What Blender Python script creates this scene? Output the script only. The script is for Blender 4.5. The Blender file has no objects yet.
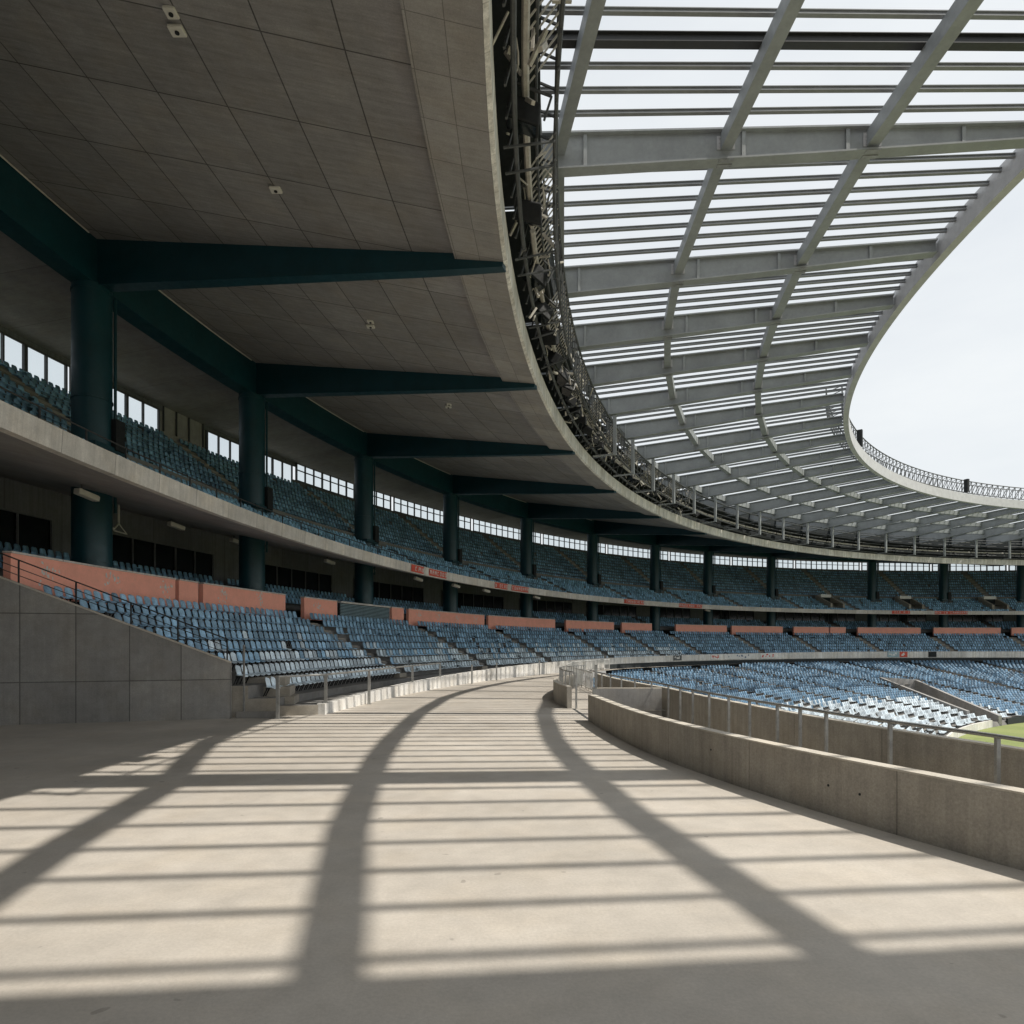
import bpy, math, random
import numpy as np
from math import sin, cos, pi, radians as R, hypot, atan2

random.seed(7); rng = np.random.default_rng(7)
S = bpy.context.scene
COL = S.collection
CAMZ = 3.0                                  # eye height above the concourse floor
C = (95.67, 18.46)                          # centre of the bowl (metres)
CA = (99.34, 15.74)                         # centre of the concrete roof rim
CE = (89.97, 22.47)                         # centre of the steel canopy


def P(c, r, deg, h):
    a = R(deg)
    return (c[0] - r * cos(a), c[1] + r * sin(a), h + CAMZ)


def lerp(x, xs, ys):
    return float(np.interp(x, xs, ys))


# ------------------------------------------------------------------ materials
class NT:
    def __init__(s, name):
        s.m = bpy.data.materials.new(name); s.m.use_nodes = True
        s.t = s.m.node_tree; s.n = s.t.nodes; s.l = s.t.links
        s.b = s.n['Principled BSDF']; s.out = s.n['Material Output']

    def node(s, typ, **kw):
        n = s.n.new(typ)
        for k, v in kw.items():
            if k in n.inputs: n.inputs[k].default_value = v
            else: setattr(n, k, v)
        return n

    def link(s, a, b): s.l.new(a, b)

    def noise(s, vec, scale, detail=4, rough=.55):
        n = s.node('ShaderNodeTexNoise', Scale=scale, Detail=detail, Roughness=rough)
        s.link(vec, n.inputs['Vector']); return n.outputs['Fac']

    def ramp(s, fac, a, b, lo, hi):
        n = s.node('ShaderNodeMapRange'); n.inputs['From Min'].default_value = a; n.inputs['From Max'].default_value = b
        n.inputs['To Min'].default_value = lo; n.inputs['To Max'].default_value = hi
        s.link(fac, n.inputs['Value']); return n.outputs['Result']

    def math(s, op, a, b):
        n = s.node('ShaderNodeMath', operation=op)
        for i, x in enumerate((a, b)):
            if isinstance(x, (int, float)): n.inputs[i].default_value = x
            else: s.link(x, n.inputs[i])
        return n.outputs[0]

    def mix(s, fac, a, b, typ='MIX'):
        n = s.node('ShaderNodeMix', data_type='RGBA', blend_type=typ)
        for i, x in ((0, fac), (6, a), (7, b)):
            if isinstance(x, (int, float)): n.inputs[i].default_value = x
            elif isinstance(x, tuple): n.inputs[i].default_value = (*x, 1)
            else: s.link(x, n.inputs[i])
        return n.outputs[2]

    def mapping(s, vec, scale):
        n = s.node('ShaderNodeMapping'); n.inputs['Scale'].default_value = scale
        s.link(vec, n.inputs['Vector']); return n.outputs[0]

    def bump(s, h, strength, dist=.02):
        n = s.node('ShaderNodeBump', Strength=strength, Distance=dist)
        s.link(h, n.inputs['Height']); s.link(n.outputs[0], s.b.inputs['Normal'])


def concrete(name, base, joint=None, var=.35, rough=.85, streak=0., joint_dark=.45, fine=.25, bump=.25, board=0., uvoff=None, scuff=0., warmth=.35):
    t = NT(name)
    pos = t.node('ShaderNodeNewGeometry').outputs['Position']
    uv = t.node('ShaderNodeTexCoord').outputs['UV']
    big = t.noise(pos, .35, 5, .6); mid = t.noise(pos, 2.3, 6, .65); small = t.noise(pos, 26, 4, .7)
    v = t.ramp(big, .3, .7, 1 - var * .5, 1 + var * .35)
    v = t.math('MULTIPLY', v, t.ramp(mid, .3, .72, 1 - var * .4, 1 + var * .3))
    v = t.math('MULTIPLY', v, t.ramp(small, .3, .7, 1 - fine * .5, 1 + fine * .5))
    pores = t.noise(pos, 60, 2, .5)
    v = t.math('MULTIPLY', v, t.ramp(pores, .70, .76, 1, .72))
    if streak:
        sv = t.mapping(pos, (3.2, 3.2, .12))
        v = t.math('MULTIPLY', v, t.ramp(t.noise(sv, 1.6, 5, .7), .35, .75, 1 + streak * .25, 1 - streak))
    if board:                                    # shutter-board marks along the first UV axis
        bv = t.mapping(uv, (2.6, .2, 1))
        v = t.math('MULTIPLY', v, t.ramp(t.noise(bv, 3.0, 5, .75), .35, .68, 1 + board * .5, 1 - board))
    col = t.mix(1.0, tuple(base), (1, 1, 1), 'MULTIPLY')
    vm = t.node('ShaderNodeCombineColor')
    for i in range(3): t.link(v, vm.inputs[i])
    col = t.mix(1.0, tuple(base), vm.outputs[0], 'MULTIPLY')
    warm = t.noise(pos, .9, 3, .5)
    if scuff:                                    # faint wheel scratches and worn, darker trodden patches
        sc = t.mapping(pos, (.9, .16, 1)); ln = t.noise(sc, 5.0, 8, .85)
        v2 = t.ramp(ln, .66, .70, 1, 1 + .10 * scuff); st = t.noise(pos, .16, 4, .6); v2 = t.math('MULTIPLY', v2, t.ramp(st, .42, .66, 1.02, 1 - .2 * scuff))
        dr = t.noise(pos, 3.7, 2, .4); v2 = t.math('MULTIPLY', v2, t.ramp(dr, .735, .76, 1, 1 - .35 * scuff))
        vs = t.node('ShaderNodeCombineColor')
        for i in range(3): t.link(v2, vs.inputs[i])
        col = t.mix(1.0, col, vs.outputs[0], 'MULTIPLY')
    col = t.mix(t.ramp(warm, .45, .75, 0, warmth), col, t.mix(1.0, col, (1.0, .9, .74), 'MULTIPLY'))
    height = t.math('ADD', t.math('MULTIPLY', small, .5), mid)
    if joint:
        w, h, mort = joint[:3]
        br = t.node('ShaderNodeTexBrick', offset=joint[3] if len(joint) > 3 else 0.0, squash=1.0)
        br.inputs['Scale'].default_value = 1; br.inputs['Mortar Size'].default_value = mort
        br.inputs['Mortar Smooth'].default_value = .3
        br.inputs['Brick Width'].default_value = w; br.inputs['Row Height'].default_value = h
        br.inputs['Color1'].default_value = (1, 1, 1, 1); br.inputs['Color2'].default_value = (.84, .84, .84, 1)
        br.inputs['Mortar'].default_value = (joint_dark,) * 3 + (1,)
        src = uv
        if uvoff:
            mp = t.node('ShaderNodeMapping'); mp.inputs['Location'].default_value = (*uvoff, 0)
            t.link(uv, mp.inputs['Vector']); src = mp.outputs[0]
        t.link(src, br.inputs['Vector'])
        col = t.mix(1.0, col, br.outputs['Color'], 'MULTIPLY')
        height = t.math('SUBTRACT', height, t.math('MULTIPLY', br.outputs['Fac'], 1.2))
    t.link(col, t.b.inputs['Base Color'])
    t.link(t.ramp(mid, .3, .7, rough - .08, rough + .06), t.b.inputs['Roughness'])
    t.b.inputs['Specular IOR Level'].default_value = .3
    t.bump(height, bump, .02)
    return t.m


def paint(name, base, rough=.45, var=.25, metal=0., dirt=.3, island=False, objrand=False, scale=1.5):
    t = NT(name)
    g = t.node('ShaderNodeNewGeometry'); pos = g.outputs['Position']
    n1 = t.noise(pos, scale, 5, .65); n2 = t.noise(pos, scale * 9, 4, .7)
    v = t.math('MULTIPLY', t.ramp(n1, .3, .7, 1 - var, 1 + var * .6), t.ramp(n2, .3, .7, 1 - var * .5, 1 + var * .4))
    rnd = None
    if island: rnd = g.outputs['Random Per Island']
    if objrand: rnd = t.node('ShaderNodeObjectInfo').outputs['Random']
    if rnd is not None: v = t.math('MULTIPLY', v, t.ramp(rnd, 0, 1, .62, 1.45))
    vm = t.node('ShaderNodeCombineColor')
    for i in range(3): t.link(v, vm.inputs[i])
    col = t.mix(1.0, tuple(base), vm.outputs[0], 'MULTIPLY')
    gm = t.noise(pos, scale * 2.7, 6, .75)
    dust = tuple(min(1, .35 * sum(base) / 3 + .16) * k for k in (1.0, .97, .9))
    col = t.mix(t.ramp(gm, .52, .74, 0, dirt), col, dust)
    t.link(col, t.b.inputs['Base Color'])
    t.link(t.ramp(gm, .3, .75, rough - .08, min(1, rough + .2)), t.b.inputs['Roughness'])
    t.b.inputs['Metallic'].default_value = metal
    t.bump(n2, .08, .01)
    return t.m


M = {}
M['floor'] = concrete('floor_screed', (.505, .466, .412), var=.22, rough=.78, fine=.16, bump=.25, scuff=.75, warmth=.2)
M['wall'] = concrete('cast_concrete', (.425, .395, .345), joint=(3.4, 9, .012), var=.36, streak=.2, fine=.34, warmth=.25, bump=.5, joint_dark=.6, uvoff=(1.1, 2))
M['cap'] = concrete('concrete_coping', (.56, .52, .45), var=.3, bump=.3)
M['ramp'] = concrete('ramp_panels', (.33, .32, .30), joint=(1.83, 2.6, .022), var=.35, streak=.12, bump=.35, joint_dark=.42, uvoff=(.0, 1.0))
M['ceiling'] = concrete('ceiling_boards', (.325, .315, .306), joint=(2.8, 1.95, .022), var=.28, board=.2, bump=.3, joint_dark=.3, uvoff=(1.0, .4))
M['strip'] = concrete('rim_boards', (.39, .375, .355), joint=(1.5, .95, .014), var=.25, board=.12, bump=.25, joint_dark=.5)
M['fascia'] = concrete('fascia_concrete', (.68, .645, .605), joint=(2.6, 9, .02), var=.35, streak=.2, joint_dark=.5, uvoff=(0, 3))
M['rim'] = concrete('rim_concrete', (.82, .79, .755), joint=(1.2, 9, .02), var=.4, streak=.45, joint_dark=.7, uvoff=(0, 3))
M['soffit'] = concrete('soffit_concrete', (.40, .39, .378), joint=(4.2, 30, .02), var=.35, board=.12, joint_dark=.6)
M['step'] = concrete('terrace_concrete', (.22, .215, .205), var=.5, bump=.3)
M['stepd'] = concrete('upper_terrace_concrete', (.20, .20, .19), var=.4, bump=.3)
M['stairu'] = concrete('upper_stair_concrete', (.33, .315, .28), var=.5, bump=.3)
M['stair'] = concrete('stair_concrete', (.36, .33, .28), var=.4, bump=.3)
M['front'] = concrete('white_front_wall', (.80, .785, .75), joint=(4.5, 9, .02), var=.35, streak=.35, joint_dark=.6, uvoff=(0, 3))
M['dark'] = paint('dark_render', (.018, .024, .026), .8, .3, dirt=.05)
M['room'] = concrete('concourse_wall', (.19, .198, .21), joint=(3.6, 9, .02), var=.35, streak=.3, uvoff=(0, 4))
M['teal'] = paint('teal_paint', (.005, .046, .060), .38, .18, dirt=.05, scale=.8)
M['steel'] = paint('grey_steel_paint', (.315, .335, .345), .5, .16, dirt=.14, scale=.7)
M['purlin'] = paint('purlin_steel', (.24, .25, .255), .5, .15, dirt=.1)
M['edge'] = paint('edge_beam_paint', (.50, .50, .51), .5, .14, dirt=.12)
M['galv'] = paint('galvanised_steel', (.36, .36, .345), .42, .25, metal=.55, dirt=.2, scale=5)
M['gantry'] = paint('gantry_steel', (.085, .09, .09), .5, .35, metal=.2, dirt=.15, scale=3)
M['gantryl'] = paint('bright_tube', (.50, .47, .41), .45, .3, dirt=.2, scale=3)
M['black'] = paint('black_metal', (.009, .011, .012), .7, .3, dirt=.0)
M['rail_dark'] = paint('dark_rail', (.035, .036, .037), .45, .2, dirt=.1)
M['orange'] = paint('faded_orange_paint', (.98, .44, .33), .7, .10, dirt=.12, scale=1.1)
M['red'] = paint('red_banner', (.62, .085, .05), .6, .15, dirt=.2)
M['white'] = paint('white_paint', (.72, .71, .68), .5, .12, dirt=.15)
M['louver'] = paint('blue_grey_louvre', (.34, .46, .50), .5, .2, dirt=.15)
M['lamp'] = paint('white_lamp_housing', (.62, .60, .54), .4, .12, dirt=.1)
M['frame'] = paint('window_frame', (.09, .095, .095), .5, .2, dirt=.1)
M['board_blue'] = paint('advert_blue', (.05, .12, .22), .5, .1, dirt=.1)
for nm, base in (('seat_mid', (.285, .48, .655)), ('seat_up', (.27, .50, .68)), ('seat_low', (.10, .19, .285)), ('seat_low_sun_tint', (.46, .53, .58)), ('seat_front_sun_tint', (.64, .76, .83))):  # last two: paler copies with sunlight on the front rows painted in
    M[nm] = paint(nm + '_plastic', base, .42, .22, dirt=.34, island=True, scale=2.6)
M['seat_near_faded'] = paint('seat_near_faded_plastic', (.66, .77, .84), .38, .3, dirt=.5, objrand=True, scale=3.3)  # paler copy of the near seat, direct sun put into its colour
M['seat_near'] = paint('seat_near_plastic', (.295, .49, .665), .42, .34, dirt=.5, objrand=True, scale=3.3)


def grass():
    t = NT('mown_grass')
    pos = t.node('ShaderNodeNewGeometry').outputs['Position']
    w = t.node('ShaderNodeTexWave', wave_type='BANDS', bands_direction='DIAGONAL'); w.inputs['Scale'].default_value = .06
    w.inputs['Distortion'].default_value = .4
    t.link(pos, w.inputs['Vector'])
    c = t.mix(t.ramp(w.outputs['Fac'], .4, .6, 0, 1), (.21, .26, .075), (.27, .305, .10))
    c = t.mix(t.ramp(t.noise(pos, .9, 6, .7), .35, .7, 0, .6), c, (.32, .31, .15))
    c = t.mix(t.ramp(t.noise(pos, 14, 4, .7), .3, .7, 0, .5), c, (.08, .13, .03))
    t.link(c, t.b.inputs['Base Color']); t.b.inputs['Roughness'].default_value = .9
    return t.m


def glass(name, tint, gloss, trans):
    t = NT(name)
    tr = t.node('ShaderNodeBsdfTransparent'); tr.inputs['Color'].default_value = (*tint, 1)
    gl = t.node('ShaderNodeBsdfGlossy'); gl.inputs['Roughness'].default_value = .05
    gl.inputs['Color'].default_value = (.6, .65, .66, 1)
    mx = t.node('ShaderNodeMixShader'); mx.inputs[0].default_value = gloss
    t.link(tr.outputs[0], mx.inputs[1]); t.link(gl.outputs[0], mx.inputs[2])
    t.link(mx.outputs[0], t.out.inputs['Surface'])
    return t.m


M['grass'] = grass()
M['pane'] = glass('clear_pane', (.80, .85, .87), .06, 1)
M['darkglass'] = paint('dark_tinted_glass', (.006, .010, .011), .12, .2, dirt=.03)


# ------------------------------------------------------------------ mesh helpers
def tag(o, label=None, cat=None, group=None, kind=None):
    if label: o['label'] = label
    if cat: o['category'] = cat
    if group: o['group'] = group
    if kind: o['kind'] = kind
    return o


def empty(name, loc=(0, 0, 0), rz=0.):
    o = bpy.data.objects.new(name, None); COL.objects.link(o)
    o.location = loc; o.rotation_euler = (0, 0, rz); o.empty_display_size = .3
    return o


class MB:
    def __init__(s): s.v = []; s.f = []; s.uv = []

    def quad(s, pts, uvs=None):
        i = len(s.v); s.v += [tuple(p) for p in pts]; s.f.append(tuple(range(i, i + len(pts))))
        if uvs is None:
            p = np.array(pts, float)
            a = p[1] - p[0]; la = np.linalg.norm(a); b = p[-1] - p[0]; lb = np.linalg.norm(b)
            uvs = [(float(np.dot(q - p[0], a) / max(la, 1e-6)), float(np.dot(q - p[0], b) / max(lb, 1e-6))) for q in p]
        s.uv += uvs

    def hexa(s, b, t):
        """b, t: four bottom and four top corners, same winding"""
        s.quad(b[::-1]); s.quad(t)
        for i in range(4):
            j = (i + 1) % 4; s.quad([b[i], b[j], t[j], t[i]])

    def box(s, c, size, rz=0.):
        hx, hy, hz = size[0] / 2, size[1] / 2, size[2] / 2
        q = [(-hx, -hy), (hx, -hy), (hx, hy), (-hx, hy)]
        rot = [(c[0] + x * cos(rz) - y * sin(rz), c[1] + x * sin(rz) + y * cos(rz)) for x, y in q]
        s.hexa([(x, y, c[2] - hz) for x, y in rot], [(x, y, c[2] + hz) for x, y in rot])

    def bar(s, p, q, w, h=None, up=(0, 0, 1)):
        h = h or w
        p = np.array(p, float); q = np.array(q, float); d = q - p; L = np.linalg.norm(d)
        if L < 1e-6: return
        d /= L; u = np.array(up, float)
        if abs(d @ u) > .98: u = np.array((1., 0, 0))
        sx = np.cross(d, u); sx /= np.linalg.norm(sx); sz = np.cross(sx, d)
        k = [(-w / 2, -h / 2), (w / 2, -h / 2), (w / 2, h / 2), (-w / 2, h / 2)]
        a = [p + sx * x + sz * y for x, y in k]; b = [q + sx * x + sz * y for x, y in k]
        s.quad(a[::-1]); s.quad(b)
        for i in range(4):
            j = (i + 1) % 4; s.quad([a[i], a[j], b[j], b[i]])

    def tube(s, pts, r, n=8):
        pts = [np.array(p, float) for p in pts]; rings = []
        for i, p in enumerate(pts):
            d = pts[min(i + 1, len(pts) - 1)] - pts[max(i - 1, 0)]; d = d / np.linalg.norm(d)
            u = np.array((0, 0, 1.)) if abs(d[2]) < .95 else np.array((1., 0, 0))
            a = np.cross(d, u); a /= np.linalg.norm(a); b = np.cross(a, d)
            rings.append([p + r * (a * cos(2 * pi * k / n) + b * sin(2 * pi * k / n)) for k in range(n)])
        for A, B in zip(rings, rings[1:]):
            for k in range(n):
                j = (k + 1) % n; s.quad([A[k], A[j], B[j], B[k]])
        s.quad(rings[0][::-1]); s.quad(rings[-1])

    def build(s, name, mat, parent=None, smooth=False, bevel=0.):
        me = bpy.data.meshes.new(name); me.from_pydata([tuple(map(float, p)) for p in s.v], [], s.f)
        l = me.uv_layers.new(name='UVMap'); l.data.foreach_set('uv', np.array(s.uv, np.float32).ravel())
        me.materials.append(mat)
        if smooth: me.polygons.foreach_set('use_smooth', np.ones(len(me.polygons), bool))
        me.update()
        o = bpy.data.objects.new(name, me); COL.objects.link(o)
        if parent: o.parent = parent
        if smooth or bevel:
            import bmesh
            bm = bmesh.new(); bm.from_mesh(me); bmesh.ops.remove_doubles(bm, verts=bm.verts, dist=1e-4)
            bm.to_mesh(me); bm.free()
        if bevel:
            bv = o.modifiers.new('edge', 'BEVEL'); bv.width = bevel; bv.segments = 2; bv.limit_method = 'ANGLE'
        return o


def sweep(name, fn, params, mat, parent=None, closed=False, caps=True, smooth=False):
    """fn(t) -> list of 3-D points; skins consecutive sections, UV in metres"""
    secs = [[np.array(p, float) for p in fn(t)] for t in params]
    mb = MB(); n = len(secs[0]); u = 0.
    pv = np.concatenate([[0], np.cumsum([np.linalg.norm(secs[0][k + 1] - secs[0][k]) for k in range(n - 1)])])
    pv = np.append(pv, pv[-1] + np.linalg.norm(secs[0][0] - secs[0][-1]))
    for A, B in zip(secs, secs[1:]):
        du = float(np.linalg.norm(B[0] - A[0]))
        for k in range(n if closed else n - 1):
            j = (k + 1) % n
            mb.quad([A[k], B[k], B[j], A[j]], [(u, pv[k]), (u + du, pv[k]), (u + du, pv[k + 1]), (u, pv[k + 1])])
        u += du
    if closed and caps: mb.quad(secs[0]); mb.quad(secs[-1][::-1])
    o = mb.build(name, mat, parent)
    if smooth:
        o.data.polygons.foreach_set('use_smooth', np.ones(len(o.data.polygons), bool))
        import bmesh
        bm = bmesh.new(); bm.from_mesh(o.data); bmesh.ops.remove_doubles(bm, verts=bm.verts, dist=1e-4); bm.to_mesh(o.data); bm.free()
    return o


def arange(a, b, step):
    n = max(1, int(round((b - a) / step))); return list(np.linspace(a, b, n + 1))


def copy_tree(o, loc, rz):
    r = o.copy(); COL.objects.link(r); r.location = loc; r.rotation_euler = (0, 0, rz)
    for ch in o.children:
        c = ch.copy(); COL.objects.link(c); c.parent = r
        for g in ch.children:
            d = g.copy(); COL.objects.link(d); d.parent = c
    return r


NUM = ['first', 'second', 'third', 'fourth', 'fifth', 'sixth', 'seventh', 'eighth', 'ninth', 'tenth', 'eleventh', 'twelfth', 'thirteenth',
       'fourteenth', 'fifteenth', 'sixteenth', 'seventeenth', 'eighteenth', 'nineteenth', 'twentieth', 'twenty-first', 'twenty-second', 'twenty-third', 'twenty-fourth', 'twenty-fifth', 'twenty-sixth', 'twenty-seventh', 'twenty-eighth', 'twenty-ninth', 'thirtieth']


def nth(i): return NUM[i] if i < len(NUM) else 'far'


# ------------------------------------------------------------------ plan curves
IN_X = [-90, -30, -4.2, -2.2, 2.9, 7.3, 16, 23, 30, 38, 60, 150]
IN_Y = [82, 83, 86.2, 86.9, 88.2, 89.3, 93.5, 98, 101.5, 103.2, 103.4, 103.4]


def inner_r(deg): return lerp(deg, IN_X, IN_Y)


# ramp wall line: y = LY(x); the middle tier starts behind it
def LY(x): return 26.5 + .3026 * (x + 11.5)


def phi0(r, margin=.45):
    """angle where the circle of radius r crosses the ramp wall line"""
    best = 4.
    for d in np.arange(-4, 12, .05):
        p = P(C, r, d, 0)
        if p[1] > LY(p[0]) + margin: return float(d)
    return best


PHI1 = 118.
AISLES = [14.37, 22.86, 30.85, 39.45, 46.6, 52.5, 61.0, 68.45, 76.2, 84.75, 92.95, 101.5, 110]
COLS = [-3.4, 6.17, 12.88, 20.36, 28.15, 36.38, 44.32, 52.22, 59.01, 66.99, 79.12, 87.03, 94.9, 102.7]
VOMS = [72.9, 82.2, 91.2, 100.]
UAISLES = [1.5, 7.9, 14.6, 22.0, 29.7, 37.8, 45.6, 53.4, 60.4, 68.2, 75.0, 83.6, 92.2, 101.2, 110]
RCOL = 116.4

# ------------------------------------------------------------------ ground, pitch, concourse floor
mb = MB(); mb.quad([(-3000, -3000, -8.5), (3000, -3000, -8.5), (3000, 3000, -8.5), (-3000, 3000, -8.5)])
tag(mb.build('ground', M['step']), kind='structure')
mb = MB(); n = 120
ring = [P(C, 69.3, 360 * k / n, -9.5) for k in range(n)]
mb.v = [(x, y, z + 1.9) for x, y, z in ring]; mb.v = [P(C, 69.3, 360 * k / n, -9.5) for k in range(n)]
mb.f = [tuple(range(n))]; mb.uv = [(0, 0)] * n
# the ground sheet lies below the pitch
bpy.data.objects['ground'].location.z = -1.2
tag(mb.build('grass_pitch', M['grass']), kind='structure')

W1_X = [-90, -21.4, -14.9, -10.2, -6.3, -3.7, 4.5, 7.2, 7.21]
W1_R = [82, 83.4, 85.5, 87.4, 89.4, 90.7, 92.9, 92.5, 89.3]
def floor_r(d): return lerp(d, W1_X, W1_R) - .1 if d < 7.215 else inner_r(d) + .05
sweep('walkway', lambda d: [P(C, floor_r(d) if d > -60 else 60, d, -3), P(C, 126 if d > 8 else 140, d, -3)], [-85, -60, -45, -30] + arange(-21.4, 4.4, 1.5) + [5.5, 7.19, 7.22] + arange(8, PHI1, 2), M['floor'])
sweep('lane_floor', lambda d: [P(C, inner_r(d) + .05, d, -4.4), P(C, lerp(d, W1_X[:8], W1_R[:8]) + .1, d, -4.4)], arange(-24, 7.3, 1.2), M['floor'])
tag(bpy.data.objects['lane_floor'], kind='structure')
tag(bpy.data.objects['walkway'], kind='structure')


# ------------------------------------------------------------------ middle tier (seats beside the walkway)
def stepped(rows):                                  # rows: list of (r, h) tread starts -> stepped profile
    prof = []
    for k, (r, h) in enumerate(rows):
        if k: prof.append((r, rows[k - 1][1]))
        prof.append((r, h))
    return prof


MID = [(106.0 + 1.07 * k, -2.25 + .54 * k) for k in range(8)]
BACK = [(117.9 + .95 * k, 3.0 + .42 * k) for k in range(4)]
UPA = [(110.55 + 1.03 * k, 6.45 + .50 * k) for k in range(6)]
UPB = [(117.7 + .84 * k, 9.8 + .63 * k) for k in range(10)]
LOW = [(69.6 + 1.0 * k, -9.05 + .17 * k) for k in range(34)]


def terrace(name, prof, mat, parent, start, end=PHI1, step=2., skip=None):
    st = [start(r) if callable(start) else start for r, h in prof]
    T = np.linspace(0, 1, int((end - min(st)) / step) + 1)
    secs = [[P(C, r, s + (end - s) * t, h) for (r, h), s in zip(prof, st)] for t in T]
    mbx = MB()
    for A, B in zip(secs, secs[1:]):
        for k in range(len(prof) - 1):
            q = [A[k], B[k], B[k + 1], A[k + 1]]
            if skip and skip((q[0][0] + q[2][0]) / 2, (q[0][1] + q[2][1]) / 2): continue
            mbx.quad(q)
    return mbx.build(name, mat, parent)


mid = tag(empty('middle_tier', P(C, 110, 20, -3)), 'middle concrete terrace of blue seats between the walkway and the orange walls', 'stand')


def rebase(o):                                       # children are modelled in world space
    o.parent.matrix_world
    o.matrix_parent_inverse = o.parent.matrix_basis.inverted()


prof = [(104.45, -2.58), (106.0, -2.58)] + [(106.0, -2.25)] + stepped(MID)[1:] + [(114.6, MID[-1][1]), (114.9, MID[-1][1])]
terrace('terrace_steps', prof, M['step'], mid, phi0)
sweep('front_wall', lambda d: [P(C, 104.15, d, lerp(d, [30, 48], [-3.01, -2.28])), P(C, 104.15, d, lerp(d, [6, 14, 33, 70], [-2.52, -2.25, -1.66, -1.2])),
                               P(C, 104.5, d, lerp(d, [6, 14, 33, 70], [-2.52, -2.25, -1.66, -1.2])), P(C, 104.5, d, -3.01)], arange(5.2, PHI1, 1.5), M['front'], mid, closed=True)
# slim light stair flights in the aisles
for d in AISLES:
    fl = MB()
    for k, (r, h) in enumerate(MID):
        ang = pi / 2 - R(d)
        fl.box(P(C, r - .27, d, h - .37), (1.15, .53, .26), ang)
        q = P(C, r + .53, d, h + .02); fl.box(q, (1.15, 1.04, .05), ang)
    fl.build('aisle_stair', M['stair'], mid)
ew = MB(); ends = [P(C, r, phi0(r), h) for r, h in prof]
for a, b in zip(ends, ends[1:]):
    if hypot(a[0] - b[0], a[1] - b[1]) > .02: ew.quad([(a[0], a[1], -.02), (b[0], b[1], -.02), b, a])
ew.build('end_wall', M['stair'], mid)
sweep('base_wall', lambda d: [P(C, 104.6, d, -3.02), P(C, 104.6, d, -2.59)], [phi0(104.6)] + arange(5.5, 40, 2), M['stair'], mid)
for ch in mid.children: rebase(ch)

# wall below the front band, painted near-black for the shaded gap there
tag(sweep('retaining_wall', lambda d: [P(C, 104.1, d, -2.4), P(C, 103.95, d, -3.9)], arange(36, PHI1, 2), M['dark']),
    'retaining wall painted dark for the shaded gap between white front band and lowest seats', 'wall')

# orange walls behind the middle tier, one per bay
SEGS = [(1.8, 8.24, 0), (8.39, 9.22, 1), (9.44, 13.78, 2), (14.97, 17.24, 3), (21.59, 22.64, 4), (23.09, 30.64, 5), (31.07, 38.78, 6), (40.12, 46.11, 7), (47.13, 50.98, 8),
        (54.08, 60.67, 9), (61.31, 67.77, 10), (69.14, 73.42, 11), (73.6, 75.46, 12), (76.87, 84.04, 13), (85.45, 92.41, 14), (93.49, 101, 15), (102, 109, 16)]
OR_LAB = ['longest faded orange wall, passing above the sloping ramp wall, flaking white marks', 'short orange wall piece between two dark slots above the near seats',
          'faded orange wall with white flakes, ending at the first stair gap', 'orange wall with a dark stair rail, beside the blue-grey louvred panel',
          'small orange wall piece just past the blue-grey louvred panel', 'long pinkish orange wall after the louvred panel, under the red fascia banner']
for a, b, i in SEGS:
    o = empty('orange_wall', P(C, 115.2, (a + b) / 2, 2.0))
    lab = OR_LAB[i] if i < len(OR_LAB) else f'pinkish orange wall behind the middle seats, the {nth(i)} piece along the curve'
    tag(o, lab, 'wall', 'orange walls along the back of the middle tier')
    a2 = max(a, phi0(115.2, .6)) if i == 0 else a
    ch = sweep('panel', lambda d: [P(C, 115.0, d, 1.9), P(C, 115.0, d, 3.52), P(C, 115.3, d, 3.52), P(C, 115.3, d, 1.9)], arange(a2, b, 1.0), M['orange'], o, closed=True); rebase(ch)
    ch = sweep('coping', lambda d: [P(C, 114.96, d, 3.523), P(C, 114.96, d, 3.60), P(C, 115.34, d, 3.60), P(C, 115.34, d, 3.523)], arange(a2, b, 1.0), M['fascia'], o, closed=True); rebase(ch)
    if i < 6:                                        # flaked, once white lettering
        fl = MB()
        for q in np.arange(a2 + .9, b - .3, 1.9):
            for _ in range(22):
                d = q + random.gauss(0, .12); h = random.gauss(2.95, .22); w = random.uniform(.015, .06)
                p0 = P(C, 114.985, d, h); p1 = P(C, 114.985, d + w, h + random.uniform(-.05, .05))
                p2 = P(C, 114.985, d + w * random.uniform(.5, 1.1), h + random.uniform(.04, .18)); p3 = P(C, 114.985, d + w * random.uniform(-.3, .2), h + random.uniform(.04, .16))
                fl.quad([p0, p1, p2, p3])
        if fl.f: rebase(fl.build('flaked_lettering', M['white'], o))

o = tag(empty('louvre_screen', P(C, 115.2, 19.4, 2.0)), 'blue-grey louvred screen in place of an orange wall', 'screen')
rebase(sweep('backing', lambda d: [P(C, 115.12, d, 1.9), P(C, 115.12, d, 3.45), P(C, 115.3, d, 3.45), P(C, 115.3, d, 1.9)], arange(17.5, 21.45, .8), M['dark'], o, closed=True))
rebase(sweep('frame', lambda d: [P(C, 114.95, d, 3.45), P(C, 114.95, d, 3.6), P(C, 115.3, d, 3.6), P(C, 115.3, d, 3.45)], arange(17.5, 21.45, .8), M['fascia'], o, closed=True))
lv = MB()
for k in range(12):
    h = 1.95 + k * .123
    for d0, d1 in zip(arange(17.5, 21.45, .8), arange(17.5, 21.45, .8)[1:]):
        lv.quad([P(C, 115.0, d0, h), P(C, 115.0, d1, h), P(C, 115.1, d1, h + .085), P(C, 115.1, d0, h + .085)])
rebase(lv.build('slats', M['louver'], o))

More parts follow.
